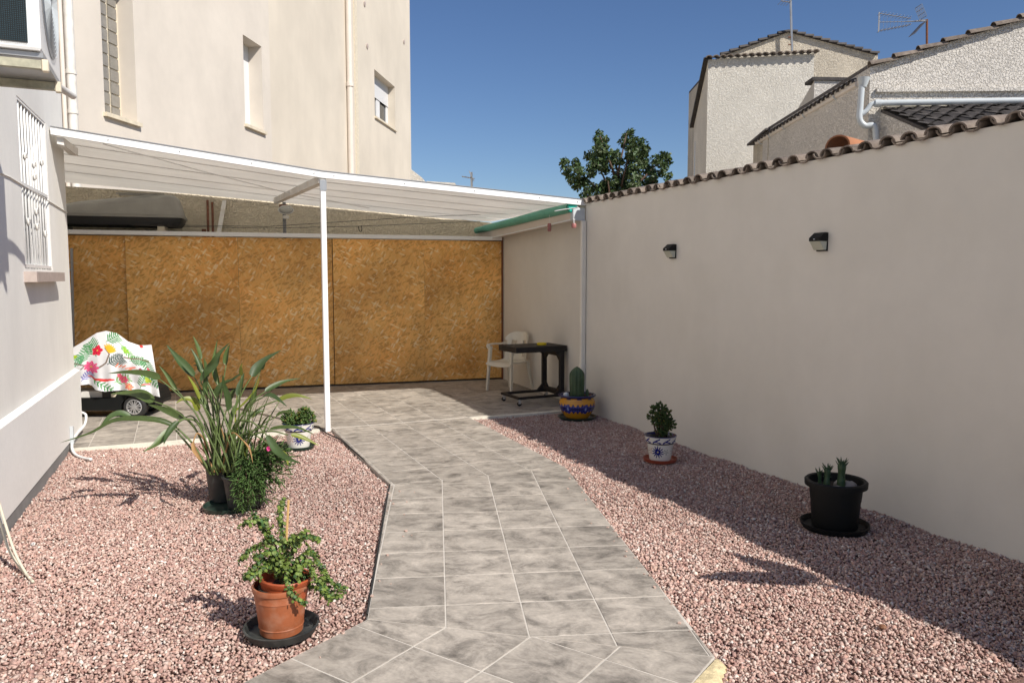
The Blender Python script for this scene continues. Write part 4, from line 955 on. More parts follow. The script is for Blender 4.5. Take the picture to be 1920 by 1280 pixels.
y2_ = yagi('tv_aerial', 'thin tall mast with small aerial at its top on the stained gable ridge', e25(1485,97), e25(1482,-22), 24.8, e25(1464,2), e25(1484,5), 4, .35)
for py in (70, 84): MB().obar(e25(1478,py), e25(1486,py), .03, .03).build('clamp', M['rust'], y2_)
e30 = lambda px, py: cp(px, py, 30)
yagi('tv_aerial', 'tiny distant aerial standing above the canopy beam beside the apartment block', e30(885,360), e30(884,323), 30, e30(866,331), e30(890,335), 5, .22, [(e30(880,322), e30(888,338))])

# ---- tree beyond the wall
tree = thing('tree', 'bushy dark green tree rising behind the tiles of the garden wall', 'tree', (tuple(RF((1165-960)/FPX*19, 19))[0], tuple(RF((1165-960)/FPX*19, 19))[1], -.1))
tb0 = Vector(tree.location)
T_ = lambda px, py, dz=0: cp(px, py, 19+dz)
hubs = [(1165,375,0),(1140,345,.2),(1190,340,-.2)]
trk = MB().tube([tb0, tb0+Vector((.1,0,1.4)), T_(1160,400), T_(1165,360)], [.16,.13,.09,.07], 8)
for px, py, dz in ((1075,310,.1),(1095,330,.3),(1125,255,-.2),(1118,300,.4),(1150,290,.5),(1175,250,.1),(1180,290,-.5),(1208,275,.2),(1245,295,.1),(1240,320,-.3),(1205,330,.4),(1140,340,-.6),(1090,360,.1)):
    p = T_(px, py, dz); a = T_(1160+rnd.uniform(-12,12), 385, 0); trk.tube([a, a.lerp(p,.5)+Vector((rnd.uniform(-.1,.1),0,-.1)), p], [.05,.03,.012], 5)
trk.build('trunk', M['bark'], tree, smooth=True)
bl = [(1058,305,9),(1062,318,11),(1067,332,9),(1080,306,9),(1086,322,11),(1090,338,13),(1075,340,11),(1083,350,9),(1103,293,9),(1112,297,7),(1125,250,7),(1122,262,10),(1129,274,12),(1121,285,13),(1136,262,7),(1138,288,12),(1124,303,14),(1112,312,12),(1108,325,10),(1133,315,13),(1150,305,10),(1150,292,9),(1158,288,7),(1163,302,8),
 (1183,248,7),(1175,255,9),(1169,266,9),(1176,272,10),(1188,262,8),(1193,272,11),(1186,285,14),(1204,268,9),(1209,280,10),(1200,292,14),(1182,300,13),(1207,303,12),(1192,316,14),(1178,325,13),(1216,316,11),(1228,300,9),(1240,294,9),(1250,292,8),(1253,303,7),(1238,307,8),(1246,313,8),(1225,327,10),(1240,325,8),(1206,333,13),(1222,340,10),(1188,338,14),(1168,340,12),(1158,325,11),(1150,340,11),(1138,345,12),(1128,352,11),(1112,352,9),(1100,358,8),(1100,345,8),(1158,355,14),(1175,356,14),(1195,352,12),(1215,347,9),(1145,362,12),(1125,364,12),(1105,366,9),(1092,368,7),(1256,330,6),(1249,337,6),(1140,378,14),(1165,380,16),(1195,375,16)]
LV = []; LF = []; LC = []
def leafquad(p, sz, nrm, c):
    nrm = nrm.normalized(); a = nrm.orthogonal().normalized(); a = Matrix.Rotation(rnd.uniform(0,6.28),3,nrm) @ a; b = nrm.cross(a)
    i = len(LV); LV.extend([p-a*sz, p-b*sz*.55+nrm*sz*.12, p+a*sz, p+b*sz*.55+nrm*sz*.12]); LF.append((i,i+1,i+2,i+3)); LC.extend([(*c,1)]*4)
ppm = 19/FPX
for px, py, r in bl:
    n = int(r*r*.9)
    for _ in range(n):
        v = Vector((rnd.gauss(0,1),rnd.gauss(0,1),rnd.gauss(0,1))).normalized()*(rnd.random()**.4)*r*ppm*1.08
        p = T_(px, py, (hash((px,py)) % 100/100-.5)*1.2)+v
        f = rnd.uniform(.75,1.35); c = (.06*f*rnd.uniform(.85,1.2), .10*f, .032*f)
        leafquad(p, rnd.uniform(.038,.068), v.normalized()*.5+Vector((rnd.gauss(0,.5),rnd.gauss(0,.5),rnd.gauss(0,.5)+.3)), c)
t = MB(); t.v = LV; t.f = LF; t.build('crown', M['treeleaf'], tree, col=LC)
# ================================================================ things in the yard
# ---- wall lights
def solar(px, py, w, lb):
    y = onp(px, py, (WX(5),0,0), (1,0,0)).y; p = Vector((WX(y)-.001, onp(px,py,(WX(y),0,0),(1,0,0)).y, onp(px,py,(WX(y),0,0),(1,0,0)).z))
    r = thing('wall_light', lb, 'wall light', tuple(p), 'solar lights fixed on the garden wall')
    s = w
    mb = MB(); mb.prism([p+Vector((0,-s,.06*1.0)), p+Vector((-.035,-s,.062)), p+Vector((-.085,-s,.022)), p+Vector((-.085,-s,-.002)), p+Vector((0,-s,-.002))], (0,2*s,0)); mb.build('housing', M['black'], r)
    MB().prism([p+Vector((-.001,-s*.96,-.003)), p+Vector((-.081,-s*.96,-.003)), p+Vector((-.035,-s*.9,-.066)), p+Vector((-.012,-s*.9,-.066))], (0,1.9*s,0)).build('led_panel', M['sensor'], r)
    MB().bbox(p.x-.012, p.x, p.y-s*1.0, p.y+s*1.0, p.z-.075, p.z-.0035, .002).build('back_plate', M['black'], r)
    MB().lathe([(.001,.006),(.006,.004),(.008,0)], p+Vector((-.086,0,.010)), 8).build('sensor', M['white'], r)
solar(1262.5,470,.052,'black solar light high on the garden wall, above the jade plant pot')
solar(1543,452,.052,'black solar light on the garden wall, the one nearer the large black pot')

# ---- plastic chair
def place(name, lb, cat, loc, rz, group=None):
    return thing(name, lb, cat, loc, group), Matrix.Translation(Vector(loc)) @ Matrix.Rotation(rz, 4, 'Z')
ch, X_ = place('plastic_chair', 'white plastic garden chair with arms beside the dark rolling table', 'chair', (4.33, 9.86, 0), math.radians(-66))
# local: front = -Y
def cb(f, nm, smooth=False): 
    m = MB(); f(m); m.xf(X_); return m.build(nm, M['plasticchair'], ch, smooth=smooth)
def leg(x0,y0,x1,y1,h): 
    def f(m):
        w=.022
        m.hexa([(x0-.014,y0-.014,0),(x0+.014,y0-.014,0),(x0+.014,y0+.014,0),(x0-.014,y0+.014,0),(x1-w,y1-w,h),(x1+w,y1-w,h),(x1+w,y1+w,h),(x1-w,y1+w,h)])
    return f
cb(leg(-.23,-.22,-.20,-.18,.63), 'leg'); cb(leg(.23,-.22,.20,-.18,.63), 'leg'); cb(leg(-.22,.25,-.18,.17,.42), 'leg'); cb(leg(.22,.25,.18,.17,.42), 'leg')
def seat(m):
    P = []; Pb = []
    for i in range(11):
        v = i/10; y = -.24+.44*v; r = []; rb = []
        for j in range(11):
            u = j/10*2-1; x = u*(.235-.02*v); z = .415+.02*abs(u)**3-.018*math.sin(math.pi*min(1,v*1.1))-.045*max(0,.14-v)/.14
            r.append((x,y,z)); rb.append((x*.985,y,z-.018))
        P.append(r); Pb.append(rb[::-1])
    m.grid(P); m.grid(Pb); m.grid([[r[0] for r in P],[r[-1] for r in Pb]]); m.grid([[r[-1] for r in P][::-1],[r[0] for r in Pb][::-1]]); m.grid([P[0][::-1], Pb[0]]); m.grid([P[-1], Pb[-1][::-1]])
cb(seat, 'seat', 40)
def back(m):
    # slatted shell: frame arch plus three wide slats, with oval gaps between
    H = lambda z: .19+(z-.42)*.17
    def strip(xa0, xb0, xa1, xb1, z0, z1, n=8):
        P = []; Q = []
        for i in range(n+1):
            t = i/n; z = z0+(z1-z0)*t; xa = xa0+(xa1-xa0)*t; xb = xb0+(xb1-xb0)*t
            cv = lambda x: H(z)-.10*(x/.22)**2
            P.append([(xa+(xb-xa)*k/4, cv(xa+(xb-xa)*k/4), z) for k in range(5)]); Q.append([(p[0],p[1]+.016,p[2]) for p in P[-1]][::-1])
        m.grid(P); m.grid(Q); m.grid([[r[0] for r in Q],[r[-1] for r in P]]); m.grid([[r[0] for r in P],[r[-1] for r in Q]]); m.grid([P[-1], Q[-1][::-1]])
    strip(-.075,.075,-.055,.055,.43,.74); strip(-.20,-.155,-.19,-.13,.43,.74); strip(.155,.20,.13,.19,.43,.74)
    strip(-.118,-.100,-.100,-.085,.43,.66); strip(.100,.118,.085,.100,.43,.66)
    P = []
    for i in range(9):
        t = i/8; z = .70+.12*t; xm = .195*math.sqrt(max(0,1-(t*.93)**2.4))+.02
        P.append([(xm*(k/4-1), H(z)-.10*(xm*(k/4-1)/.22)**2, z) for k in range(9)])
    Q = [[(p[0],p[1]+.018,p[2]) for p in r][::-1] for r in P]; m.grid(P); m.grid(Q); m.grid([P[-1], Q[-1][::-1]]); m.grid([[r[0] for r in Q],[r[-1] for r in P]]); m.grid([[r[0] for r in P],[r[-1] for r in Q]])
    strip(-.20,.20,-.20,.20,.42,.47,3)
cb(back, 'backrest', 50)
for s in (-1,1):
    def arm(m, s=s):
        P = bez([(s*.205,-.21,.60),(s*.225,-.20,.645),(s*.235,-.1,.655),(s*.23,.05,.65),(s*.21,.15,.655),(s*.195,.20,.62)], 5)
        for a, b in zip(P, P[1:]): m.obar(a, b, .05, .02)
    cb(arm, 'arm', 40)

# ---- rolling table: C-shaped steel stand with thick top
tb_ = thing('rolling_table', 'black C-shaped side table on castors in front of the white plastic chair', 'table', (4.25, 9.05, 0))
cA, cB_, cC, cD = Vector((3.936,8.65,0)), Vector((3.968,9.145,0)), Vector((4.395,9.20,0)), Vector((4.36,8.66,0))
ux = Vector((1,.0,0)).normalized(); o_ = Vector((3.93,8.66,0))
ux = Vector((math.cos(.05), math.sin(.05), 0)); uy = Vector((-ux.y,ux.x,0))
TW, TD = .70, .50
Xt = Matrix(((ux.x,uy.x,0,3.87),(ux.y,uy.y,0,8.54),(0,0,1,0),(0,0,0,1)))
def tbx(nm, x0,x1,y0,y1,z0,z1,m='blackpaint',par=None):
    q_ = MB().bbox(x0,x1,y0,y1,z0,z1,.004); q_.xf(Xt); return q_.build(nm, M[m], par or tb_)
tbx('top', -.03,TW,0,TD,.665,.735)
fr_ = MB()
for a in ((0,TW,0,.04),(0,TW,TD-.04,TD),(0,.04,.04,TD-.04),(TW-.04,TW,.04,TD-.04)): fr_.bbox(a[0],a[1],a[2],a[3],.085,.115,.003)
fr_.xf(Xt); fr_.build('base_frame', M['blackpaint'], tb_)
for yy in (0, TD-.045): 
    tbx('upright', TW-.10,TW-.035,yy,yy+.045,.116,.664)
    for z0, z1, sg in ((.116,.19,1),(.664,.59,-1)):
        g_ = MB().prism([(TW-.10,yy+.005,z0),(TW-.17,yy+.005,z0),(TW-.10,yy+.005,z0+(z1-z0))], (0,.035,0)); g_.xf(Xt); g_.build('gusset', M['blackpaint'], tb_)
tbx('crossbar', TW-.095,TW-.04,.046,TD-.046,.60,.655); tbx('crossbar', TW-.095,TW-.04,.046,TD-.046,.117,.165)
for z0, z1 in ((.166,.25),(.599,.52)):
    for ya, yb in ((.046,.13),(TD-.046,TD-.13)):
        g_ = MB().prism([(TW-.085,ya,z0),(TW-.085,yb,z0),(TW-.085,ya,z1)], (.03,0,0)); g_.xf(Xt); g_.build('gusset', M['blackpaint'], tb_)
for cx, cy in ((.03,.03),(.03,TD-.03),(TW-.04,.03),(TW-.04,TD-.03)):
    f_ = MB(); f_.tube([(cx,cy,.084),(cx,cy,.062)], .012, 8); f_.box(cx-.018,cx+.018,cy-.017,cy-.013,.028,.07).box(cx-.018,cx+.018,cy+.013,cy+.017,.028,.07); f_.xf(Xt); c_ = f_.build('castor', M['chrome'], tb_)
    w_ = MB().tube([(cx,cy-.011,.029),(cx,cy+.011,.029)], .028, 16); w_.xf(Xt); w_.build('wheel', M['rubber'], c_, smooth=40)
ay = MB(); ay.lathe([(.055,0),(.062,.004),(.062,.028),(.055,.030),(.048,.026),(.045,.008),(.0,.008)], Xt @ Vector((.44,.20,.7355)), 24)
ash = tag(ay.build('ashtray', M['yellow'], smooth=40), 'round bright yellow plastic ashtray on the black rolling table', 'ashtray')

# ---- painted pots
NAVY = (.012,.016,.10); OCH = (.60,.27,.015); WHT = (.72,.70,.64)
def paintpot(prof, n, fn, cen, rows=5):
    """lathe with python-painted glaze; profile densified"""
    P = []
    for (r0,z0),(r1,z1) in zip(prof, prof[1:]):
        k = max(1, int(math.hypot(r1-r0, z1-z0)/.0035)); P += [(r0+(r1-r0)*i/k, z0+(z1-z0)*i/k) for i in range(k)]
    P.append(prof[-1]); mb = MB().lathe(P, cen, n); mb.f = [f for f in mb.f if len(f) == 4]
    cols = []; im = max(range(len(P)), key=lambda i: P[i][1])
    for i, (r, z) in enumerate(P):
        for k in range(n): cols.append((*fn(2*math.pi*k/n, z, r, 1. if i > im else 0.), 1))
    return mb, cols
def yellowpot(zin):
    def fn(a, z, r, t):
        if t > .5: return NAVY if z > .20 else (.20,.10,.03)
        if z > .195: return NAVY
        if z > .183 and math.sin(a*9) > .2: return NAVY
        u = (a*6/(2*math.pi)) % 1; uu = (u-.5)*.24; zc = z-.098
        rr = math.hypot(uu, zc)
        if rr < .014: return (.30,.36,.62)
        if rr < .044: return (.03,.05,.33) if math.sin(math.atan2(zc,uu)*8) > -.2 else NAVY
        u2 = ((a*6/(2*math.pi)+.5) % 1-.5)*.24
        if abs(zc) < .034+.012*math.sin(a*24) : return NAVY if math.sin(u2*210)+math.cos(zc*170) > -.6 else (.04,.06,.35)
        return OCH
    return fn
cpos = Vector((4.20, 7.63, -.02))
cpt = thing('cactus_pot', 'yellow and navy painted bowl pot holding a columnar cactus by the downpipe', 'plant pot', tuple(cpos))
YS = 1.22
prof = [(.105,.0),(.115,.01),(.15,.06),(.170,.115),(.168,.15),(.155,.18),(.152,.19),(.170,.20),(.178,.212),(.172,.220),(.155,.218),(.148,.19),(.14,.18)]
mb, cc_ = paintpot(prof, 192, yellowpot(0), Vector((0,0,0))); mb.v = [v*YS+cpos+Vector((0,0,.02)) for v in mb.v]
mb.build('pot', M['paint'], cpt, smooth=True, col=cc_)
MB().tube([cpos+Vector((0,0,.21)), cpos+Vector((0,0,.25))], .18, 24).build('soil', M['soil'], cpt)
tag(MB().lathe([(.17,0),(.205,.006),(.225,.035),(.216,.036),(.20,.014),(0.001,.012)], cpos, 40).build('saucer', M['greenglaze'], smooth=40), 'dark green saucer under the yellow and navy cactus pot', 'saucer')
cm = MB(); rib = 11; P = []
for i in range(22):
    t = i/21; z = .245+.36*t; R_ = .068*(1+.12*math.sin(t*2.4))*(1-max(0,t-.72)**2*11.5) if t < 1 else .002
    P.append([Vector((max(R_,.002)*(1+.16*abs(math.cos(a*rib/2)))*math.cos(a), max(R_,.002)*(1+.16*abs(math.cos(a*rib/2)))*math.sin(a), z))+cpos+Vector((-.005,0,0)) for a in [2*math.pi*k/88 for k in range(89)]])
cm.grid(P); tag(cm.build('columnar_cactus', M['cactus'], smooth=True), 'thick green ribbed columnar cactus in the yellow and navy pot', 'cactus')
sm_ = MB(); 
for (dx,dy,h,r) in ((.085,.0,.10,.022),(.065,.05,.13,.018)):
    sm_.lathe([(r*.8,0),(r,.03),(r*.9,h*.6),(r*.5,h*.9),(.001,h)], cpos+Vector((dx*1.3,-dx*.45+dy,.245)), 12)
tag(sm_.build('small_cactus', M['cactus'], smooth=True), 'small pointed grey-green cactus beside the tall columnar one', 'cactus')
tag(MB().lathe([(.03,0),(.035,.02),(.03,.045),(.001,.055)], cpos+Vector((-.09,.10,.245)), 12).build('white_stone', M['white'], smooth=True), 'white stone at the back of the yellow cactus pot', 'stone')

def whitepot(ph):
    def fn(a, z, r, t):
        if t > .5: return NAVY if z > .168 else (.05,.045,.06)
        if z > .178: return NAVY
        if z > .135:
            u = (a*9/(2*math.pi)) % 1; s = (z-.157)
            if abs(s-(u-.5)*.045) < .006 and .12 < u < .85: return (.02,.03,.20)
            if abs(s+.008-(.5-u)*.02) < .0045 and u > .35 and u < .95: return (.02,.03,.20)
            if abs(z-.137) < .002: return (.10,.12,.25)
            return WHT
        for k in range(3):
            da = ((a-ph-k*2*math.pi/3+math.pi) % (2*math.pi)-math.pi)*r; dz = z-.072
            rr = math.hypot(da, dz); th = math.atan2(dz, da)
            if rr < .006: return (.5,.45,.3)
            if rr < .034+.013*math.sin(th*13): return (.012,.02,.17)
            db = da-.062; r2 = math.hypot(db, dz+.0); t2 = math.atan2(dz, db)
            if r2 < .022 and abs(math.sin(t2*2.5+.7)) < .33: return (.02,.07,.04)
            db = da+.058; r3 = math.hypot(db, dz-.004); t3 = math.atan2(dz-.004, db)
            if r3 < .026 and abs(math.sin(t3*3)) < .34: return (.38,.13,.09)
        return WHT
    return fn
wprof = [(.072,0),(.078,.004),(.098,.132),(.108,.136),(.117,.178),(.119,.185),(.112,.186),(.104,.17),(.10,.16)]
def succ_leaf(V, Fc, C, p, d, L_, W_, c):
    """thick little leaf: 6-vert lens"""
    d = d.normalized(); a = d.orthogonal().normalized(); a = Matrix.Rotation(rnd.uniform(0,6.28),3,d) @ a; b = d.cross(a)
    i = len(V); V.extend([p, p+d*L_*.6+a*W_, p+d*L_, p+d*L_*.6-a*W_, p+d*L_*.55+b*W_*.35, p+d*L_*.55-b*W_*.35])
    Fc.extend([(i,i+1,i+4),(i+1,i+2,i+4),(i+2,i+3,i+4),(i+3,i,i+4),(i+1,i,i+5),(i+2,i+1,i+5),(i+3,i+2,i+5),(i,i+3,i+5)]); C.extend([(*c,1)]*6)
def jade(pos, label, potlabel, saucerlabel, saucermat, blobs, nleaf, ph, leafc, stemtop, sc=1.0, rotp=0):
    th_ = thing('painted_pot', potlabel, 'plant pot', tuple(pos), 'white and navy painted flower pots')
    blobs = [tuple(q*sc for q in b) for b in blobs]; SC = lambda pr: [(r*sc, z*sc) for r, z in pr]
    mb, cc = paintpot(wprof, 176, whitepot(ph), Vector((0,0,0))); mb.v = [v*sc+pos+Vector((0,0,.016)) for v in mb.v]
    mb.build('pot', M['paint'], th_, smooth=True, col=cc)
    MB().tube([pos+Vector((0,0,.14*sc)), pos+Vector((0,0,.172*sc))], .101*sc, 20).build('soil', M['soil'], th_)
    tag(MB().lathe([(.105,0),(.138,.005),(.15,.034),(.143,.035),(.13,.012),(.001,.010)], pos, 36).build('saucer', M[saucermat], smooth=40), saucerlabel, 'saucer')
    pl_ = thing('jade_plant', label, 'plant', tuple(pos+Vector((0,0,.172*sc))))
    st = MB(); V, Fc, C = [], [], []
    root = pos+Vector((0,0,.165*sc))
    for (dx, dy, dz, r) in blobs:
        c = pos+Vector((dx,dy,dz)); r0 = root+Vector((dx*.25,dy*.25,0)); st.tube([r0, r0.lerp(c,.5)+Vector((0,0,-.01)), c], [.011,.008,.004], 6)
        for _ in range(nleaf):
            v = Vector((rnd.gauss(0,1),rnd.gauss(0,1),rnd.gauss(0,1)+.25)).normalized(); rr = rnd.random()**.45*r
            f = rnd.uniform(.6,1.3); cl = [k*f for k in leafc]
            if rnd.random() < .12: cl = [cl[0]*2.0, cl[1]*1.1, cl[2]*.8]
            succ_leaf(V, Fc, C, c+v*rr, v+Vector((rnd.gauss(0,.4),rnd.gauss(0,.4),rnd.gauss(0,.3))), rnd.uniform(.024,.036)*sc, rnd.uniform(.009,.013)*sc, cl)
    st.build('stem', M['bark'], pl_, smooth=True); m2 = MB(); m2.v = V; m2.f = Fc; m2.build('foliage', M['succ'], pl_, smooth=True, col=C)
jp = Vector((3.885, 5.535, -.018))
Rv = RF(1,0); 
def bb(lst): return [(Rv.x*x, Rv.y*x+y*.5, z, r) for x, y, z, r in lst]
jade(jp, 'dark green jade plant leaning in its white and navy pot by the garden wall', 'white and navy painted pot by the garden wall, on the red saucer', 'red terracotta saucer under the jade plant pot by the garden wall', 'terrared',
     bb([(-.065,0,.33,.030),(-.03,.02,.37,.036),(.0,0,.385,.036),(.03,.0,.365,.03),(.0,-.02,.33,.036),(.03,.02,.31,.032),(.055,0,.285,.034),(.075,.0,.27,.026),(.02,0,.26,.032),(-.035,-.01,.29,.022),(.05,0,.235,.028),(.0,0,.22,.022),(.02,.02,.20,.02),(.0,.03,.30,.03)]), 46, 3.9, (.055,.095,.022), .3, 1.2)
jade(Vector((1.04,7.345,-.018)), 'bright green jade plant clump in the painted pot beside the canopy post', 'white and navy painted pot beside the canopy post, on the dark green saucer', 'dark green saucer under the painted pot beside the canopy post', 'greenglaze',
     bb([(-.085,0,.23,.034),(-.06,.03,.25,.03),(-.07,-.02,.20,.03),(-.015,.02,.22,.024),(.02,0,.24,.034),(.045,.0,.27,.03),(.075,.02,.255,.034),(.085,-.02,.22,.03),(.05,-.02,.22,.034),(.02,.04,.22,.03),(.03,-.03,.19,.028),(.065,.0,.20,.03),(-.05,0,.19,.026)]), 50, 4.6, (.075,.135,.028), .3, 1.27)

# ---- big black pot with two cacti
bp0 = Vector((3.865,3.565,-.018)); bpx = thing('black_pot', 'large black plastic pot with two young cacti beside the garden wall', 'plant pot', tuple(bp0))
BK = 1.14
pr_ = [(.118,.012),(.122,.02),(.138,.255),(.150,.258),(.166,.262),(.168,.292),(.160,.300),(.146,.296),(.142,.255),(.135,.18),(.001,.18)]
MB().lathe([(r*BK, z*1.08) for r, z in pr_], bp0, 56).build('pot', M['black'], bpx, smooth=40)
MB().tube([bp0+Vector((0,0,.20)), bp0+Vector((0,0,.272))], .152, 24).build('soil', M['soil'], bpx)
tag(MB().lathe([(.17,0),(.198,.006),(.213,.042),(.204,.043),(.19,.014),(.001,.012)], bp0, 56).build('saucer', M['black'], smooth=40), 'wide black saucer under the large black cactus pot', 'saucer')
def opuntia(base_, h, r, lb, bend, nsp):
    t = thing('young_cactus', lb, 'cactus', tuple(base_)); b = MB(); P = []
    for i in range(12):
        s = i/11; c = base_+Vector((bend*s*s,0,h*s)); rr = r*(1+.12*math.sin(s*9))*(1-.5*max(0,s-.85)/.15)
        P.append((c, rr))
    b.tube([p for p, _ in P], [q for _, q in P], 10); b.build('stem', M['cactus'], t, smooth=True)
    s_ = MB()
    for i in range(nsp):
        s = rnd.random() if i > nsp*.45 else rnd.uniform(.85,1); a = rnd.uniform(0,6.28); c, rr = P[min(11,int(s*11))]
        d = Vector((math.cos(a)*(.35 if s > .85 else .8), math.sin(a)*.7, .9 if s > .85 else .25)).normalized(); L_ = rnd.uniform(.03,.045) if s > .85 else rnd.uniform(.008,.018)
        o = c+Vector((math.cos(a),math.sin(a),0))*rr*.7; s_.tube([o, o+d*L_*.6, o+d*L_], [.0035,.003,.001], 5)
    s_.build('leaves', M['cactus'], t)
R1 = RF(1,0)
opuntia(bp0+R1*.002+Vector((0,-.04,.265)), .185, .024, 'taller light green young cactus with spiky leaves in the black pot', 0, 42)
opuntia(bp0-R1*.060+Vector((0,.0,.265)), .135, .019, 'shorter dark green young cactus in the black pot', .005, 34)
opuntia(bp0-R1*.088+Vector((0,.02,.265)), .105, .011, 'slim side shoot cactus at the edge of the black pot', -.01, 14)
def pebble(p, s, nm, lb, m='stone'):
    b = MB(); rings = []
    for i in range(7):
        th_ = math.pi*i/6; rings.append([Vector((s[0]*math.sin(th_)*math.cos(a), s[1]*math.sin(th_)*math.sin(a), s[2]*math.cos(th_)))+p+Vector((rnd.uniform(-.004,.004),)*3)*1 for a in [2*math.pi*k/12 for k in range(12)]])
    rings = [r+[r[0]] for r in rings]; b.grid(rings[::-1]); return tag(b.build(nm, M[m], smooth=True), lb, 'stone')
pebble(bp0+R1*.065+Vector((0,-.02,.282)), (.06,.05,.032), 'stone', 'large grey stone lying on the soil of the black pot')
pebble(bp0-R1*.055+Vector((-.02,-.085,.282)), (.06,.03,.02), 'stone', 'flat grey stone at the front rim inside the black pot')
pebble(bp0+R1*.06+Vector((0,.05,.28)), (.04,.03,.022), 'stone', 'small grey stone at the back of the black pot')

# ---- terracotta pot with elephant bush
tp = Vector((.40,3.50,-.016))
Fd0 = (tp.x*math.sin(YAW)+tp.y*math.cos(YAW))
tag(MB().lathe([(.125,0),(.150,.005),(.168,.042),(.159,.044),(.144,.012),(.001,.010)], tp, 56, sx=1).build('saucer', M['potgrey'], smooth=40), 'dark grey saucer under the terracotta coloured pot', 'saucer')
tpt = thing('terracotta_pot', 'terracotta coloured plastic pot pair near the path holding the small-leaved bush', 'plant pot', tuple(tp))
pr_ = [(.108,.012),(.113,.016),(.116,.045),(.119,.046),(.119,.050),(.1175,.052),(.135,.175),(.1375,.176),(.1375,.181),(.1365,.183),(.141,.212),(.147,.216),(.150,.232),(.147,.240),(.138,.240),(.134,.20),(.12,.10),(.001,.10)]
pr_ = [(r*.84, z*.98) for r, z in pr_]
MB().lathe(pr_, tp, 64).build('outer_pot', M['terra'], tpt, smooth=35)
ip = MB(); ip.lathe([(.090,.10),(.107,.235),(.112,.240),(.117,.262),(.114,.268),(.107,.266),(.101,.225),(.001,.220)], (0,0,0), 56); ip.xf(Matrix.Translation(tp+R1*.006) @ Matrix.Rotation(math.radians(4),4,'Y')); ip.build('inner_pot', mat('orange_red_plastic',(.36,.075,.025),.45,((9,.15),)), tpt, smooth=35)
MB().tube([tp+Vector((0,0,.19)), tp+Vector((0,0,.226))], .099, 20).build('soil', M['soil'], tpt)
bs_ = tp+Vector((0,0,.225))
tag(MB().tube([bs_+R1*.02, cp(537,1010,Fd0), cp(541,937,Fd0)], .0055, 6).build('bamboo_stake', M['bamboo']), 'pale bamboo stake upright in the terracotta coloured pot', 'stake')
eb = thing('elephant_bush', 'small-leaved bright green bush with spreading twigs in the terracotta coloured pot', 'plant', tuple(bs_))
def E_(px, py, dF=0): return cp(px, py, Fd0+dF)
br = [ [(530,1090),(526,1040),(528,990),(526,960),(531,936)], [(526,1060),(505,1010),(490,985),(476,966)], [(520,1030),(500,985),(490,975),(460,978)], [(528,1020),(505,1010),(492,1020),(470,1030),(452,1048)],
 [(525,1075),(500,1062),(480,1075),(468,1080)], [(530,1085),(545,1040),(560,1010),(580,1005),(598,1010)], [(535,1080),(560,1045),(585,1035),(600,1060),(622,1090),(645,1103)], [(535,1085),(575,1050),(590,1080),(605,1110),(622,1122)],
 [(528,1085),(535,1060),(538,1095),(548,1115),(570,1130)], [(528,1080),(520,1050),(532,1100),(560,1118)], [(530,1080),(550,1030),(555,1010),(572,1000)], [(528,1085),(512,1050),(515,1030)], [(530,1080),(545,1065),(565,1075),(582,1100)],
 [(528,1080),(505,1055),(495,1068)], [(530,1060),(535,1030),(528,1005)], [(530,1080),(560,1060),(555,1080)], [(520,1065),(495,1050),(478,1062),(458,1082)] , [(528,1070),(540,1020),(550,1006),(560,1020)], [(530,1080),(520,1040),(500,1035),(478,1045)], [(585,1040),(610,1080),(600,1100),(640,1118)]]
st = MB(); V, Fc, C = [], [], []
for bi, b in enumerate(br):
    dmax = rnd.uniform(-.10,.10); n_ = len(b); pts = bez([E_(px, py, dmax*i/(n_-1)-(.05 if bi in (8,9) and i > 1 else 0)) for i, (px, py) in enumerate(b)], 7)
    m_ = len(pts); st.tube(pts, [.0042*(1-.75*i/m_) for i in range(m_)], 5)
    for i, p in enumerate(pts):
        if i < m_*.12: continue
        for _ in range(12):
            v = Vector((rnd.gauss(0,1),rnd.gauss(0,1),rnd.gauss(0,1))).normalized(); f = rnd.uniform(.65,1.35)
            c = (.125*f,.18*f,.03*f) if rnd.random() < .7 else (.05*f,.11*f,.03*f)
            q_ = p+v*abs(rnd.gauss(.004,.012)); nrm = (v+Vector((0,0,.6))).normalized(); a = nrm.orthogonal().normalized(); b_ = nrm.cross(a); sz = rnd.uniform(.0055,.0095); ii = len(V)
            V.extend([q_+(a*math.cos(k*math.pi/3)+b_*math.sin(k*math.pi/3))*sz for k in range(6)]+[q_+nrm*sz*.22]); Fc.extend([(ii+k, ii+(k+1)%6, ii+6) for k in range(6)]); C.extend([(*c,1)]*7)
for _k in range(46):   # short side twigs with leaves
    i0 = rnd.choice(br); tq = rnd.uniform(.35,1); a_i = min(len(i0)-2, int(tq*(len(i0)-1))); pa = E_(*i0[a_i], rnd.uniform(-.07,.07)).lerp(E_(*i0[a_i+1], 0), rnd.random())
    pb = pa+Vector((rnd.gauss(0,.035), rnd.gauss(0,.035), rnd.gauss(.008,.025))); st.tube([pa, pb], [.002,.001], 4)
    for _ in range(16):
        v = Vector((rnd.gauss(0,1),rnd.gauss(0,1),rnd.gauss(0,1))).normalized(); f = rnd.uniform(.55,1.3); c = (.12*f,.17*f,.03*f)
        q_ = pa.lerp(pb, rnd.random())+v*rnd.uniform(.002,.01); nrm = (v+Vector((0,0,.6))).normalized(); a = nrm.orthogonal().normalized(); b_ = nrm.cross(a); sz = rnd.uniform(.005,.009); ii = len(V)
        V.extend([q_+(a*math.cos(k*math.pi/3)+b_*math.sin(k*math.pi/3))*sz for k in range(6)]+[q_+nrm*sz*.22]); Fc.extend([(ii+k, ii+(k+1)%6, ii+6) for k in range(6)]); C.extend([(*c,1)]*7)
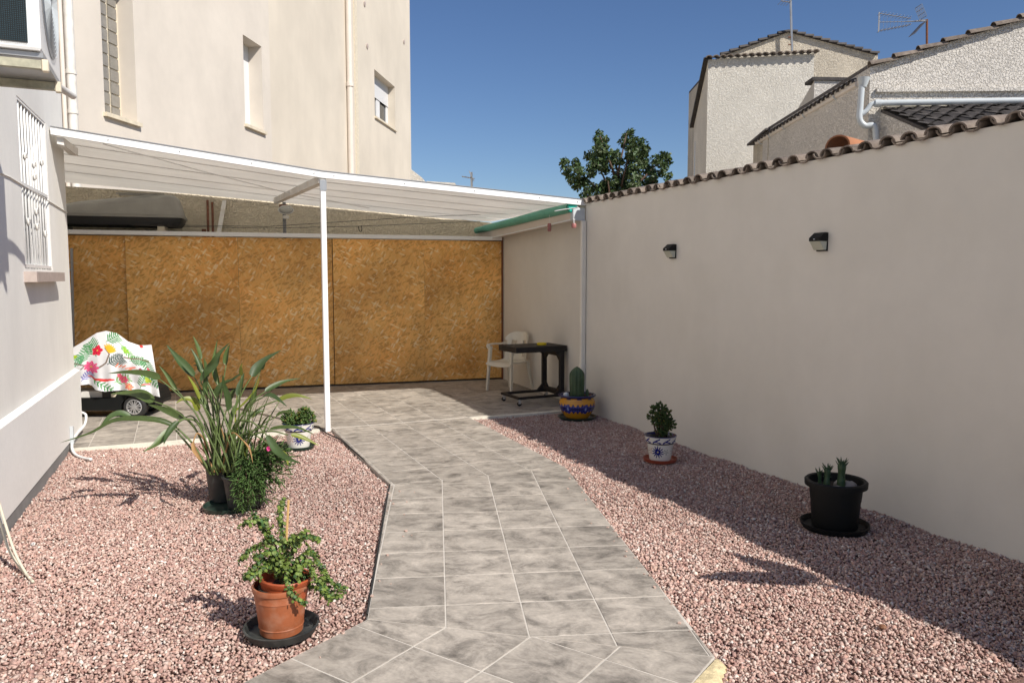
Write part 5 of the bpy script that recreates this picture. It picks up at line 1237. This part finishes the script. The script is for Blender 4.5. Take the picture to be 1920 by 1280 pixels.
for px, py, qx, qy in ((480,975,458,978),(620,1105,670,1120),(600,1110,648,1128),(470,1072,452,1085),(490,985,476,990)):
    st.tube([E_(px,py), E_((px+qx)/2,(py+qy)/2-3), E_(qx,qy)], [.002,.0015,.001], 4)
st.build('branches', M['bark'], eb); m2 = MB(); m2.v = V; m2.f = Fc; m2.build('foliage', M['succ'], eb, smooth=True, col=C)

# ---- strelitzia in dark pots
def leafmesh(pts, wmax, fold=.35, prof=None, droop=Vector((0,0,1))):
    """boat-shaped blade along spine pts"""
    m = len(pts); mb = MB(); P = []
    for i, p in enumerate(pts):
        t = i/(m-1); w = wmax*(1.05*math.sin(math.pi*t**.62)**.75*(1-.45*t**2) if 0 < t < 1 else .02)
        d = (pts[min(i+1,m-1)]-pts[max(i-1,0)]).normalized(); s = d.cross(droop); s = s.normalized() if s.length > 1e-4 else d.orthogonal(); u = s.cross(d).normalized()
        P.append([p-s*w*math.cos(fold)+u*w*math.sin(fold), p-s*w*.5+u*w*.14, p, p+s*w*.5+u*w*.14, p+s*w*math.cos(fold)+u*w*math.sin(fold)])
    mb.grid(P); return mb
sp0 = Vector((.30,5.62,-.016)); FS = sp0.x*math.sin(YAW)+sp0.y*math.cos(YAW)
def potround(c, r0, r1, h, nm, lb, m='potgrey'):
    th_ = thing(nm, lb, 'plant pot', tuple(c)); MB().lathe([(r0,.01),(r0+.005,.015),(r1,h*.9),(r1+.012,h*.9+.004),(r1+.014,h*.97),(r1+.008,h),(r1-.006,h-.004),(r1-.012,h*.8),(.001,h*.8)], c, 40).build('pot', M[m], th_, smooth=35)
    MB().tube([c+Vector((0,0,h*.75)), c+Vector((0,0,h*.88))], r1-.013, 20).build('soil', M['soil'], th_); return th_
pA = gp(408,948,-.016); pA = Vector((pA.x, pA.y, -.016))
PA_ = RF((407-960)/FPX*5.42, 5.42, -.016); PB_ = RF((450-960)/FPX*5.28, 5.28, -.016)
potround(PA_, .085, .115, .30, 'flower_pot', 'tall dark grey pot at the back of the strelitzia clump', 'potgrey')
potround(PB_, .115, .145, .24, 'flower_pot', 'wide dark grey pot at the front of the strelitzia clump, with the trailing plant')
for c, r, lb in ((PB_+Vector((-.10,.03,.004)), .185, 'dark green saucer beneath the strelitzia pots'),):
    tag(MB().lathe([(r*.85,0),(r*.97,.004),(r,.03),(r-.008,.031),(r-.02,.01),(.001,.008)], c-Vector((0,0,.005)), 44).build('saucer', M['greenglaze'], smooth=40), lb, 'saucer')
stz = thing('strelitzia', 'large strelitzia with long arching green leaves standing in the dark grey pots', 'plant', tuple(PA_+Vector((0,0,.24))))
def W_(px, py, dF=0): return cp(px, py, FS+dF)
# (petiole px..., blade px..., max half width m, depth at tip, material)
LVS = [
 ([(415,870),(408,800),(409,745),(410,722)], [(410,722),(403,690),(404,665),(408,636)], .030, .1, 'leaf', .75),
 ([(412,870),(402,810),(398,760),(390,728)], [(376,715),(397,690),(412,665),(431,642)][::1], .038, -.15, 'leafdark', .5),
 ([(405,870),(395,800),(385,750),(364,706)], [(364,706),(345,685),(330,668),(312,646)], .036, .15, 'leafdark', .45),
 ([(420,870),(432,800),(452,740),(472,706)], [(472,706),(482,690),(500,673),(528,656)], .036, .2, 'leafdark', .35),
 ([(418,870),(438,800),(470,755),(497,734)], [(497,734),(515,724),(535,715),(565,709)], .026, .25, 'leafdark', .4),
 ([(414,870),(412,800),(406,760),(402,742)], [(402,742),(420,722),(438,712),(457,696)], .034, -.1, 'leafdark', .5),
 ([(418,870),(426,820),(432,790),(428,770)], [(428,770),(424,745),(418,722),(417,702)], .034, -.2, 'leafdark', .5),
 ([(420,870),(430,800),(444,752),(448,740)], [(446,742),(450,725),(454,712),(458,698)], .026, .1, 'leafdark', .4),
 ([(400,870),(375,790),(340,745),(300,717)], [(300,711),(280,702),(240,698),(202,700)], .034, .1, 'leaf', .35),
 ([(398,870),(370,810),(330,770),(288,752)], [(288,754),(265,740),(240,737),(208,738)], .040, .3, 'leaf', .3),
 ([(398,880),(360,830),(320,792),(270,785)], [(330,800),(290,788),(220,788),(170,812),(112,830)], .026, -.25, 'leaf', .5),
 ([(395,880),(350,830),(310,792),(255,788)], [(245,783),(225,776),(205,783),(188,800)], .030, -.1, 'leafdark', .4),
 ([(402,870),(380,810),(360,780),(345,772)], [(345,785),(325,775),(300,765),(278,758)], .030, .3, 'leaf', .35),
 ([(402,880),(370,810),(345,785),(330,790)], [(318,805),(305,822),(290,835),(268,847)], .034, -.3, 'leaf', .35),
 ([(402,880),(375,800),(350,785),(335,792)], [(335,790),(322,805),(312,820),(307,833)], .028, -.35, 'leafdark', .6),
 ([(402,870),(392,810),(372,768),(352,750)], [(372,770),(362,752),(345,748),(330,756)], .030, -.15, 'leafyellow', .4),
 ([(410,870),(404,800),(382,760),(370,740)], [(388,705),(376,695),(370,686),(362,685)], .020, .0, 'leafdark', .4),
 ([(422,880),(440,810),(470,760),(495,750)], [(492,745),(505,742),(520,748),(538,762)], .030, -.15, 'leafdark', .4),
 ([(422,880),(440,820),(480,770),(520,750)], [(520,752),(540,744),(560,742),(585,748)], .026, .1, 'leafyellow', .35),
 ([(425,880),(445,830),(490,800),(520,800)], [(505,805),(530,802),(560,803),(590,815)], .026, -.1, 'leaf', .35),
 ([(425,880),(450,830),(500,808),(540,815)], [(545,815),(560,818),(578,825),(598,835)], .022, .1, 'leafyellow', .4),
 ([(420,880),(440,800),(470,790),(500,815)], [(500,815),(520,845),(540,860),(565,868)], .030, -.35, 'leafdark', .35),
 ([(425,880),(440,830),(470,812),(520,845)], [(520,845),(530,850),(538,860),(540,872)], .022, -.2, 'leafyellow', .35),
 ([(398,870),(385,830),(370,812),(362,830)], [(362,828),(365,845),(375,860),(380,868)], .016, -.3, 'leafdry', .5),
 ([(425,870),(430,820),(440,812),(455,825)], [(455,825),(465,838),(470,850),(474,868)], .010, -.3, 'leafdry', .5),
 ([(410,870),(400,810),(390,760),(388,740)], [(388,742),(384,728),(385,705),(383,690)], .020, -.1, 'leafdark', .4),
 ([(420,870),(430,790),(440,760),(470,735)], [(440,772),(462,752),(480,728),(487,705)], .010, .1, 'leafyellow', .5),
]
for pet, bld, w, df, m_, fo in LVS:
    b0 = W_(pet[0][0]+rnd.uniform(-8,8), pet[0][1]+10, rnd.uniform(-.05,.05))
    n1_ = len(pet)-1
    jp_ = [b0]+[W_(px, py, df*.5*i/n1_) for i, (px, py) in enumerate(pet)][1:]
    pts = bez(jp_, 5); tip = [W_(px, py, df*(.5+.5*i/(len(bld)-1))) for i, (px, py) in enumerate(bld)]
    if (Vector(tip[0])-Vector(jp_[-1])).length > .02: pts = bez(jp_[:-1]+[tip[0]], 5)
    stem = MB().tube(pts, [.0085*(1-.55*i/len(pts)) for i in range(len(pts))], 6).build('stem', M['stem'] if m_ != 'leafdry' else M['leafdry'], stz, smooth=True)
    leafmesh(bez(tip, 6), w*rnd.uniform(.9,1.05), fo, droop=Vector((rnd.uniform(-.5,.5),-.55,.75)).normalized()).build('leaf', M[m_], stz, smooth=True)
# many upright canes at the base
for k in range(18):
    a = W_(398+rnd.uniform(0,60), 885, rnd.uniform(-.1,.1)); b = a+Vector((rnd.uniform(-.12,.12), rnd.uniform(-.08,.08), rnd.uniform(.18,.42)))
    MB().tube(bez([a, a.lerp(b,.5)+Vector((0,0,.03)), b],5), [.008*(1-.06*i) for i in range(11)], 5).build('stem', M['stem' if rnd.random() < .8 else 'leafdry'], stz, smooth=True)
# grassy younger fans toward the path side
for k in range(38):
    bx = 430+rnd.uniform(0,55); a = W_(bx, 890, rnd.uniform(-.12,.12)); tx = bx+rnd.uniform(-25,75); ty = rnd.uniform(720,850) if rnd.random() < .6 else rnd.uniform(790,860)
    b = W_(tx, ty, rnd.uniform(-.2,.25)); mid = a.lerp(b,.5)+Vector((0,0,.07))
    leafmesh(bez([a, mid, b],6), rnd.uniform(.006,.013), .5).build('leaf', M[rnd.choice(('leaf','leafyellow','leaf','leafdark','stem'))], stz, smooth=True)
for k in range(18):
    a = W_(395+rnd.uniform(0,70), 885, rnd.uniform(-.12,.12)); tx = rnd.uniform(330,520); ty = rnd.uniform(690,800)-(40 if 370 < tx < 460 else 0)*rnd.random(); df = rnd.uniform(-.3,.35)
    b = W_(tx, ty, df*.6); mid = a.lerp(b,.55)+Vector((0,0,.06)); out_ = (b-mid).normalized(); tipv = b+out_*rnd.uniform(.10,.20)+Vector((0,0,rnd.uniform(-.06,.03)))
    MB().tube(bez([a, mid, b],6), [.0075*(1-.045*i) for i in range(13)], 5).build('stem', M['stem'], stz, smooth=True)
    leafmesh(bez([b, b.lerp(tipv,.5)+Vector((0,0,.012)), tipv],6), rnd.uniform(.014,.028), rnd.uniform(.35,.7), droop=Vector((rnd.uniform(-.6,.6),-.5,.75)).normalized()).build('leaf', M[rnd.choice(('leaf','leafdark','leaf','leafyellow'))], stz, smooth=True)
# ---- trailing ice plant with one magenta flower
ice = thing('ice_plant', 'trailing ice plant with narrow fleshy leaves and one magenta flower spilling from the pot', 'plant', tuple(PB_+Vector((0,0,.2))))
V, Fc, C = [], [], []; st = MB()
heads = [(535,845,.0),(542,870,-.02),(530,890,-.05),(520,905,-.08),(540,855,.05),(515,870,-.1),(462,945,-.18),(450,950,-.22),(470,955,-.2),(440,915,-.25),(455,925,-.28),(475,930,-.25),(490,935,-.15),(462,900,-.25),(480,905,-.22),(495,915,-.15),(500,890,-.15),(485,880,-.2),(510,870,-.1),(520,880,-.1),(505,855,-.1),(522,855,-.1),(518,840,-.05),(495,862,-.15),(475,880,-.2),(445,905,-.25),(465,940,-.28),(447,940,-.28),(510,905,-.1),(500,930,-.1),(530,865,0),(480,850,-.1),(460,870,-.15),(450,880,-.2),(513,890,-.12),(490,900,-.2),(470,915,-.28),(505,835,0),(528,840,.05)]
rt = PB_+Vector((0,-.03,.25))
for px, py, dF in heads:
    c = W_(px, py, dF); mid = rt.lerp(c, .5)+Vector((0,0,.06)); pts = bez([rt+Vector((rnd.uniform(-.06,.06),rnd.uniform(-.06,.06),0)), mid, c], 6); st.tube(pts, .003, 4)
    for i, p in enumerate(pts):
        for _ in range(6 if i > 5 else 2):
            f = rnd.uniform(.6,1.3); v = (pts[-1]-pts[-3]).normalized()*.9+Vector((rnd.gauss(0,.55),rnd.gauss(0,.55),rnd.gauss(.25,.5)))
            succ_leaf(V, Fc, C, p+Vector((rnd.gauss(0,.014),rnd.gauss(0,.02),rnd.gauss(0,.02))), v, rnd.uniform(.045,.085), rnd.uniform(.004,.006), (.07*f,.135*f,.03*f))
st.build('branches', M['bark'], ice); m2 = MB(); m2.v = V; m2.f = Fc; m2.build('foliage', M['succ'], ice, smooth=True, col=C)
fc = W_(504,841,-.12); fm = MB(); dcam = (O-fc).normalized()
for k in range(22):
    a = k/22*6.283; s = Matrix.Rotation(a,3,dcam) @ dcam.orthogonal().normalized(); t_ = s.cross(dcam); L_ = .019
    fm.add([fc+s*.003, fc+s*L_*.6+t_*.0028+dcam*.004, fc+s*L_+dcam*.006, fc+s*L_*.6-t_*.0028+dcam*.004], [(0,1,2,3)])
fm.build('flower', M['magenta'], ice)

# ---- potted strelitzia out by the camera whose leaves throw shadows on the gravel
S3 = Vector((SUN.x/SUN.z, SUN.y/SUN.z, 1))
def up_(x, y, h): return Vector((x,y,-.02))+S3*h
ps = Vector((3.75,1.75,-.02)); potround(ps, .15, .19, .33, 'flower_pot', 'dark pot of the tall strelitzia standing by the near end of the garden wall')
s2 = thing('strelitzia', 'tall single-stemmed strelitzia whose leaf shadows fall across the gravel by the black pot', 'plant', tuple(ps+Vector((0,0,.28))))
for tip, bas, low in (((2.54,3.27,1.5),(3.06,2.99,1.35),(3.30,2.60,1.0)), ((2.99,3.50,1.62),(3.12,2.95,1.4),(3.36,2.45,.95)), ((3.45,3.5,1.5),(3.5,2.9,1.3),(3.55,2.4,.95))):
    T = up_(*tip); Bq = up_(*bas); Lq = up_(*low); MB().tube(bez([ps+Vector((0,0,.28)), ps.lerp(Lq,.55)+Vector((0,0,.25)), Lq, Bq],6), .013, 6).build('stem', M['stem'], s2, smooth=True)
    leafmesh(bez([Bq, Bq.lerp(T,.5)+Vector((0,0,.03)), T],8), .085, .2, droop=SUN).build('leaf', M['leaf'], s2, smooth=True)

# ---- ladder leaning at the shed corner
ld = thing('ladder', 'aluminium ladder standing against the strand board behind the house corner', 'ladder', tuple(fq(fs(fpt(140,640))-.1,0,.15)))
a0 = fq(fs(fpt(147,690))-.02,.0,.20); a1 = fq(fs(fpt(138,466)),fpt(138,466).z,.10)
off = -fd*.36
for o_2 in (Vector((0,0,0)), off): MB().obar(a0+o_2, a1+o_2, .028, .06).build('rail', M['alu'], ld)
for k in range(1, 7): c = a0.lerp(a1, k/7); MB().tube([c-fd*.015, c+off+fd*.015], .013, 8).build('rung', M['alu'], ld)

# ---- ride-on toy car under a printed cloth
wc_ = gp(252,783); FW = 8.62
car = thing('toy_car', 'black ride-on toy car with silver-spoked wheels half hidden by the house corner', 'toy car', (wc_.x-.4, wc_.y+.2, 0))
cd = (R1*1.0+RF(0,.06)).normalized(); cn = Vector((cd.y,-cd.x,0))   # car axis along the picture; cn faces the camera
def kq(s, k, z): return Vector((wc_.x, wc_.y, 0))+cd*s+cn*(k)+Vector((0,0,z))
def kbox(s0,s1,k0,k1,z0,z1,b=.01):
    m = MB().bbox(s0,s1,k0,k1,z0,z1,b); m.v = [kq(v.x, -v.y, v.z) for v in m.v]; m.f = [f[::-1] for f in m.f] if False else m.f; return m
K = .0
def prism_side(poly, k0, k1): return MB().prism([kq(s, k0, z) for s, z in poly], -cn*(k0-k1) if False else cn*(k1-k0))
body = [(-1.0,.085),(-.155,.085),(-.15,.15),(-.11,.21),(-.05,.245),(.02,.25),(.09,.235),(.14,.19),(.155,.12),(.22,.13),(.235,.17),(.225,.22),(.19,.30),(.05,.36),(-.15,.33),(-.22,.23),(-1.0,.225)]
prism_side(body, -.02, -.50).build('body', M['black'], car)
prism_side([(-1.0,.23),(-.30,.23),(-.30,.30),(-1.0,.30)], -.06, -.40).build('running_board', M['oldwhite'], car)
prism_side([(-.36,.228),(-.24,.228),(-.24,.315),(-.36,.315)], -.03, -.10).build('latch', M['dark'], car)
prism_side([(-.26,.24),(-.17,.24),(-.17,.275),(-.26,.275)], -.025, -.10).build('step', M['sillcream'], car)
prism_side([(.15,.265),(.215,.235),(.21,.29),(.16,.31)], -.015, -.12).build('headlight', M['oldwhite'], car)
for kk in (0.0, -.44):
    wm = MB(); c = kq(0, -.06+kk, .125); 
    def ringpts(r, k): return [c+cd*(r*math.cos(a))+Vector((0,0,r*math.sin(a)))+cn*k for a in [2*math.pi*i/40 for i in range(41)]]
    wm.grid([ringpts(.085,.05),ringpts(.088,.062),ringpts(.112,.062),ringpts(.125,.045),ringpts(.125,-.045),ringpts(.1,-.055),ringpts(.02,-.05)][::-1])
    wh = wm.build('wheel', M['rubber'], car, smooth=40)
    rm = MB(); rm.grid([ringpts(.072,.045),ringpts(.078,.064),ringpts(.088,.06),ringpts(.09,.04)][::-1]); rm.tube([c+cn*.035, c+cn*.066], .02, 16)
    for i in range(7):
        for da in (-.17,.17):
            a = 2*math.pi*i/7+.3; p0_ = c+cn*.058+cd*(.016*math.cos(a+da))+Vector((0,0,.016*math.sin(a+da))); p1_ = c+cn*.054+cd*(.078*math.cos(a+da*1.1))+Vector((0,0,.078*math.sin(a+da*1.1))); rm.obar(p0_, p1_, .011, .010, up=tuple(cn))
    rm.build('rim', M['chrome'], wh, smooth=30)
    MB().tube([c+cn*.02, c+cn*.03], .08, 24).build('hub_recess', M['dark'], wh)
prism_side([(-.75,.36),(-.25,.36),(-.25,.50),(-.55,.58),(-.78,.52)], -.16, -.40).build('seat', M['dark'], car)
# cloth
FC = FW+.02
NU, NV = 190, 150
def outl(u):   # top and bottom of the cloth in picture terms
    top = np.interp(u, [0,.05,.18,.34,.45,.58,.72,.85,.93,1.0], [657,652,640,624,620,624,640,647,647,646])
    bot = np.interp(u, [0,.05,.14,.22,.26,.30,.40,.52,.62,.75,.85,.95,1.0], [716,718,722,720,723,731,734,732,731,733,735,742,744])
    return top, bot
img = np.zeros((NV, NU, 3)); img[:] = (.78,.78,.80)
yy_, xx_ = np.mgrid[0:NV, 0:NU]; uu = xx_/NU*1.40; vv = yy_/NV   # metric-like: 1.4 x 1
def stroke(x0,y0,x1,y1,w,c,tap=True):
    dx, dy = x1-x0, y1-y0; L2_ = dx*dx+dy*dy+1e-9; t = np.clip(((uu-x0)*dx+(vv-y0)*dy)/L2_,0,1); d = np.hypot(uu-x0-t*dx, vv-y0-t*dy)
    ww = w*(np.sqrt(np.clip(1-(2*t-1)**2,0,1))*.9+.1) if tap else w; k = d < ww; img[k] = c
def frond(x,y,a,L_,n,c,wl=.10,w=.010,g=.5):
    L_ *= 1.3; wl *= 1.3; w *= 1.15
    ex, ey = x+math.cos(a)*L_, y+math.sin(a)*L_; stroke(x,y,ex,ey,.006,c,False)
    for i in range(1,n):
        t = i/n; px_, py_ = x+(ex-x)*t, y+(ey-y)*t; l = wl*(1-.6*abs(t-.4))
        for s in (-1,1): stroke(px_,py_,px_+math.cos(a+s*.95)*l,py_+math.sin(a+s*.95)*l,w,c)
def bloom(x,y,r,c,c2,n=7):
    r = r*1.25; d = np.hypot(uu-x,vv-y); th_ = np.arctan2(vv-y,uu-x); k = d < r*(.85+.15*np.cos(th_*n)); img[k] = c; k = (d < r*.85) & (np.cos(th_*n*1.5+d*90) > .55); img[k] = c2; k = d < r*.14; img[k] = (.75,.55,.1)
GRN, G2, DK = (.05,.25,.07), (.16,.42,.12), (.015,.06,.045)
frond(.30,.34,2.9,.30,9,(.10,.33,.16),.16,.012); frond(.18,.50,-1.2,.3,8,(.12,.36,.16),.12,.011); frond(.62,.18,-.6,.22,7,GRN,.10); frond(.62,.55,-.5,.24,8,DK,.10,.010); frond(.98,.40,-.3,.20,7,GRN,.10)
frond(.45,.40,-1.9,.26,8,GRN,.12); frond(.85,.15,.7,.2,6,G2,.08); frond(1.2,.25,1.2,.25,7,GRN,.09); frond(.7,.86,-.4,.22,6,G2,.09); frond(1.1,.92,-1.2,.24,7,GRN,.08); frond(.2,.9,-.9,.2,6,(.2,.2,.5),.08); frond(.35,.80,.5,.3,7,GRN,.07); frond(1.25,.6,.9,.2,6,GRN,.08)
for a_ in ((.05,.42,.26,.56),(.26,.56,.20,.62),(.45,.62,.60,.52),(.60,.52,.66,.38),(.66,.38,.60,.28),(.90,.38,1.15,.30),(1.15,.30,1.3,.33)): stroke(*a_,.012,(.20,.14,.10),False)
bloom(.47,.30,.075,(.75,.015,.05),(.45,.0,.04),5); bloom(.36,.60,.10,(.80,.04,.20),(.85,.30,.42),9); bloom(.86,.80,.06,(.75,.03,.12),(.85,.3,.4),6); bloom(.80,.74,.035,(.75,.03,.10),(.85,.3,.4),5); bloom(.93,.92,.06,(.85,.35,.22),(.8,.08,.05),5); bloom(.10,.93,.035,(.7,.2,.45),(.4,.1,.4),5)
for k in range(7): a_ = -2.2+k*.35; stroke(.66,.36,.66+math.cos(a_)*.12,.32+math.sin(a_)*.12,.016,(.85,.45,.02))
bloom(.94,.23,.05,(.30,.55,.05),(.15,.4,.05),3); bloom(.06,.28,.07,(.40,.55,.02),(.2,.4,.03),3); bloom(1.17,.60,.055,(.25,.55,.04),(.15,.38,.05),3); bloom(1.15,.53,.03,(.35,.03,.05),(.1,.1,.3),4); bloom(1.24,.72,.05,(.5,.6,.05),(.2,.4,.05),3)
stroke(.30,.80,.72,.81,.022,(.80,.06,.06)); 
for k in range(6): stroke(.74+k*.05,.60,.80+k*.06,.52+.02*(k%2),.010,(.85,.25,.15))
stroke(.95,.56,1.08,.50,.018,(.85,.25,.18)); stroke(1.12,.86,1.28,.78,.014,(.85,.15,.15)); stroke(1.26,.45,1.33,.62,.02,(.80,.10,.18)); stroke(1.2,.0,1.24,.05,.03,(.75,.05,.05))
P = []; COLS = []
for j in range(NV):
    row = []; v = j/(NV-1)
    for i in range(NU):
        u = i/(NU-1); t_, b_ = outl(u); ur = u; pxl = 128+u*(284+16*v-128); py = t_+(b_-t_)*v
        fold = .030*math.sin(u*17+v*1.6)*v**1.3+.02*math.sin(u*38+2)*v*v+.05*math.sin(math.pi*min(1,v*1.2))-.02
        row.append(cp(pxl, py, FC-.10*v+.03*(1-v)**2-fold)); COLS.append((*img[j,i],1))
    P.append(row)
cl_ = MB().grid(P); cl_o = cl_.build('printed_cloth', M['cloth'], smooth=True, col=COLS)
bk_ = [[r[i]+cn*(-.28-.1*j/NV)-Vector((0,0,.0)) for i in range(0,NU,10)] for j, r in enumerate(P) if j % 10 == 0]
# far side and top of the same cloth
me = cl_o.data; bm2 = MB(); topf = [[P[0][i], P[0][i]-cn*.16+Vector((0,0,.015)), P[0][i]-cn*.34-Vector((0,0,.03)), P[0][i]-cn*.42-Vector((0,0,.25))] for i in range(0,NU,6)]
tag(cl_o, 'white cloth printed with tropical flowers and palm leaves draped over the toy car', 'cloth')
# stray stones and leaves on the gravel
for px, py, c_, lb in ((62,1019,'white','pale pebble lying apart on the gravel near the cream cables'),(1228,0,'','')):
    if c_: pebble(gp(px,py,-.005), (.012,.009,.007), 'pebble', lb, c_)
tag(MB().lathe([(.001,-.010),(.014,-.006),(.018,.002),(.012,.010),(.001,.013)], gp(1655,1175,-.004), 9).build('brown_stone', mat('brown_stone',(.20,.09,.045),.7)), 'rusty brown round stone among the pink gravel near the shadow line', 'stone')
print('objects', len(bpy.data.objects))
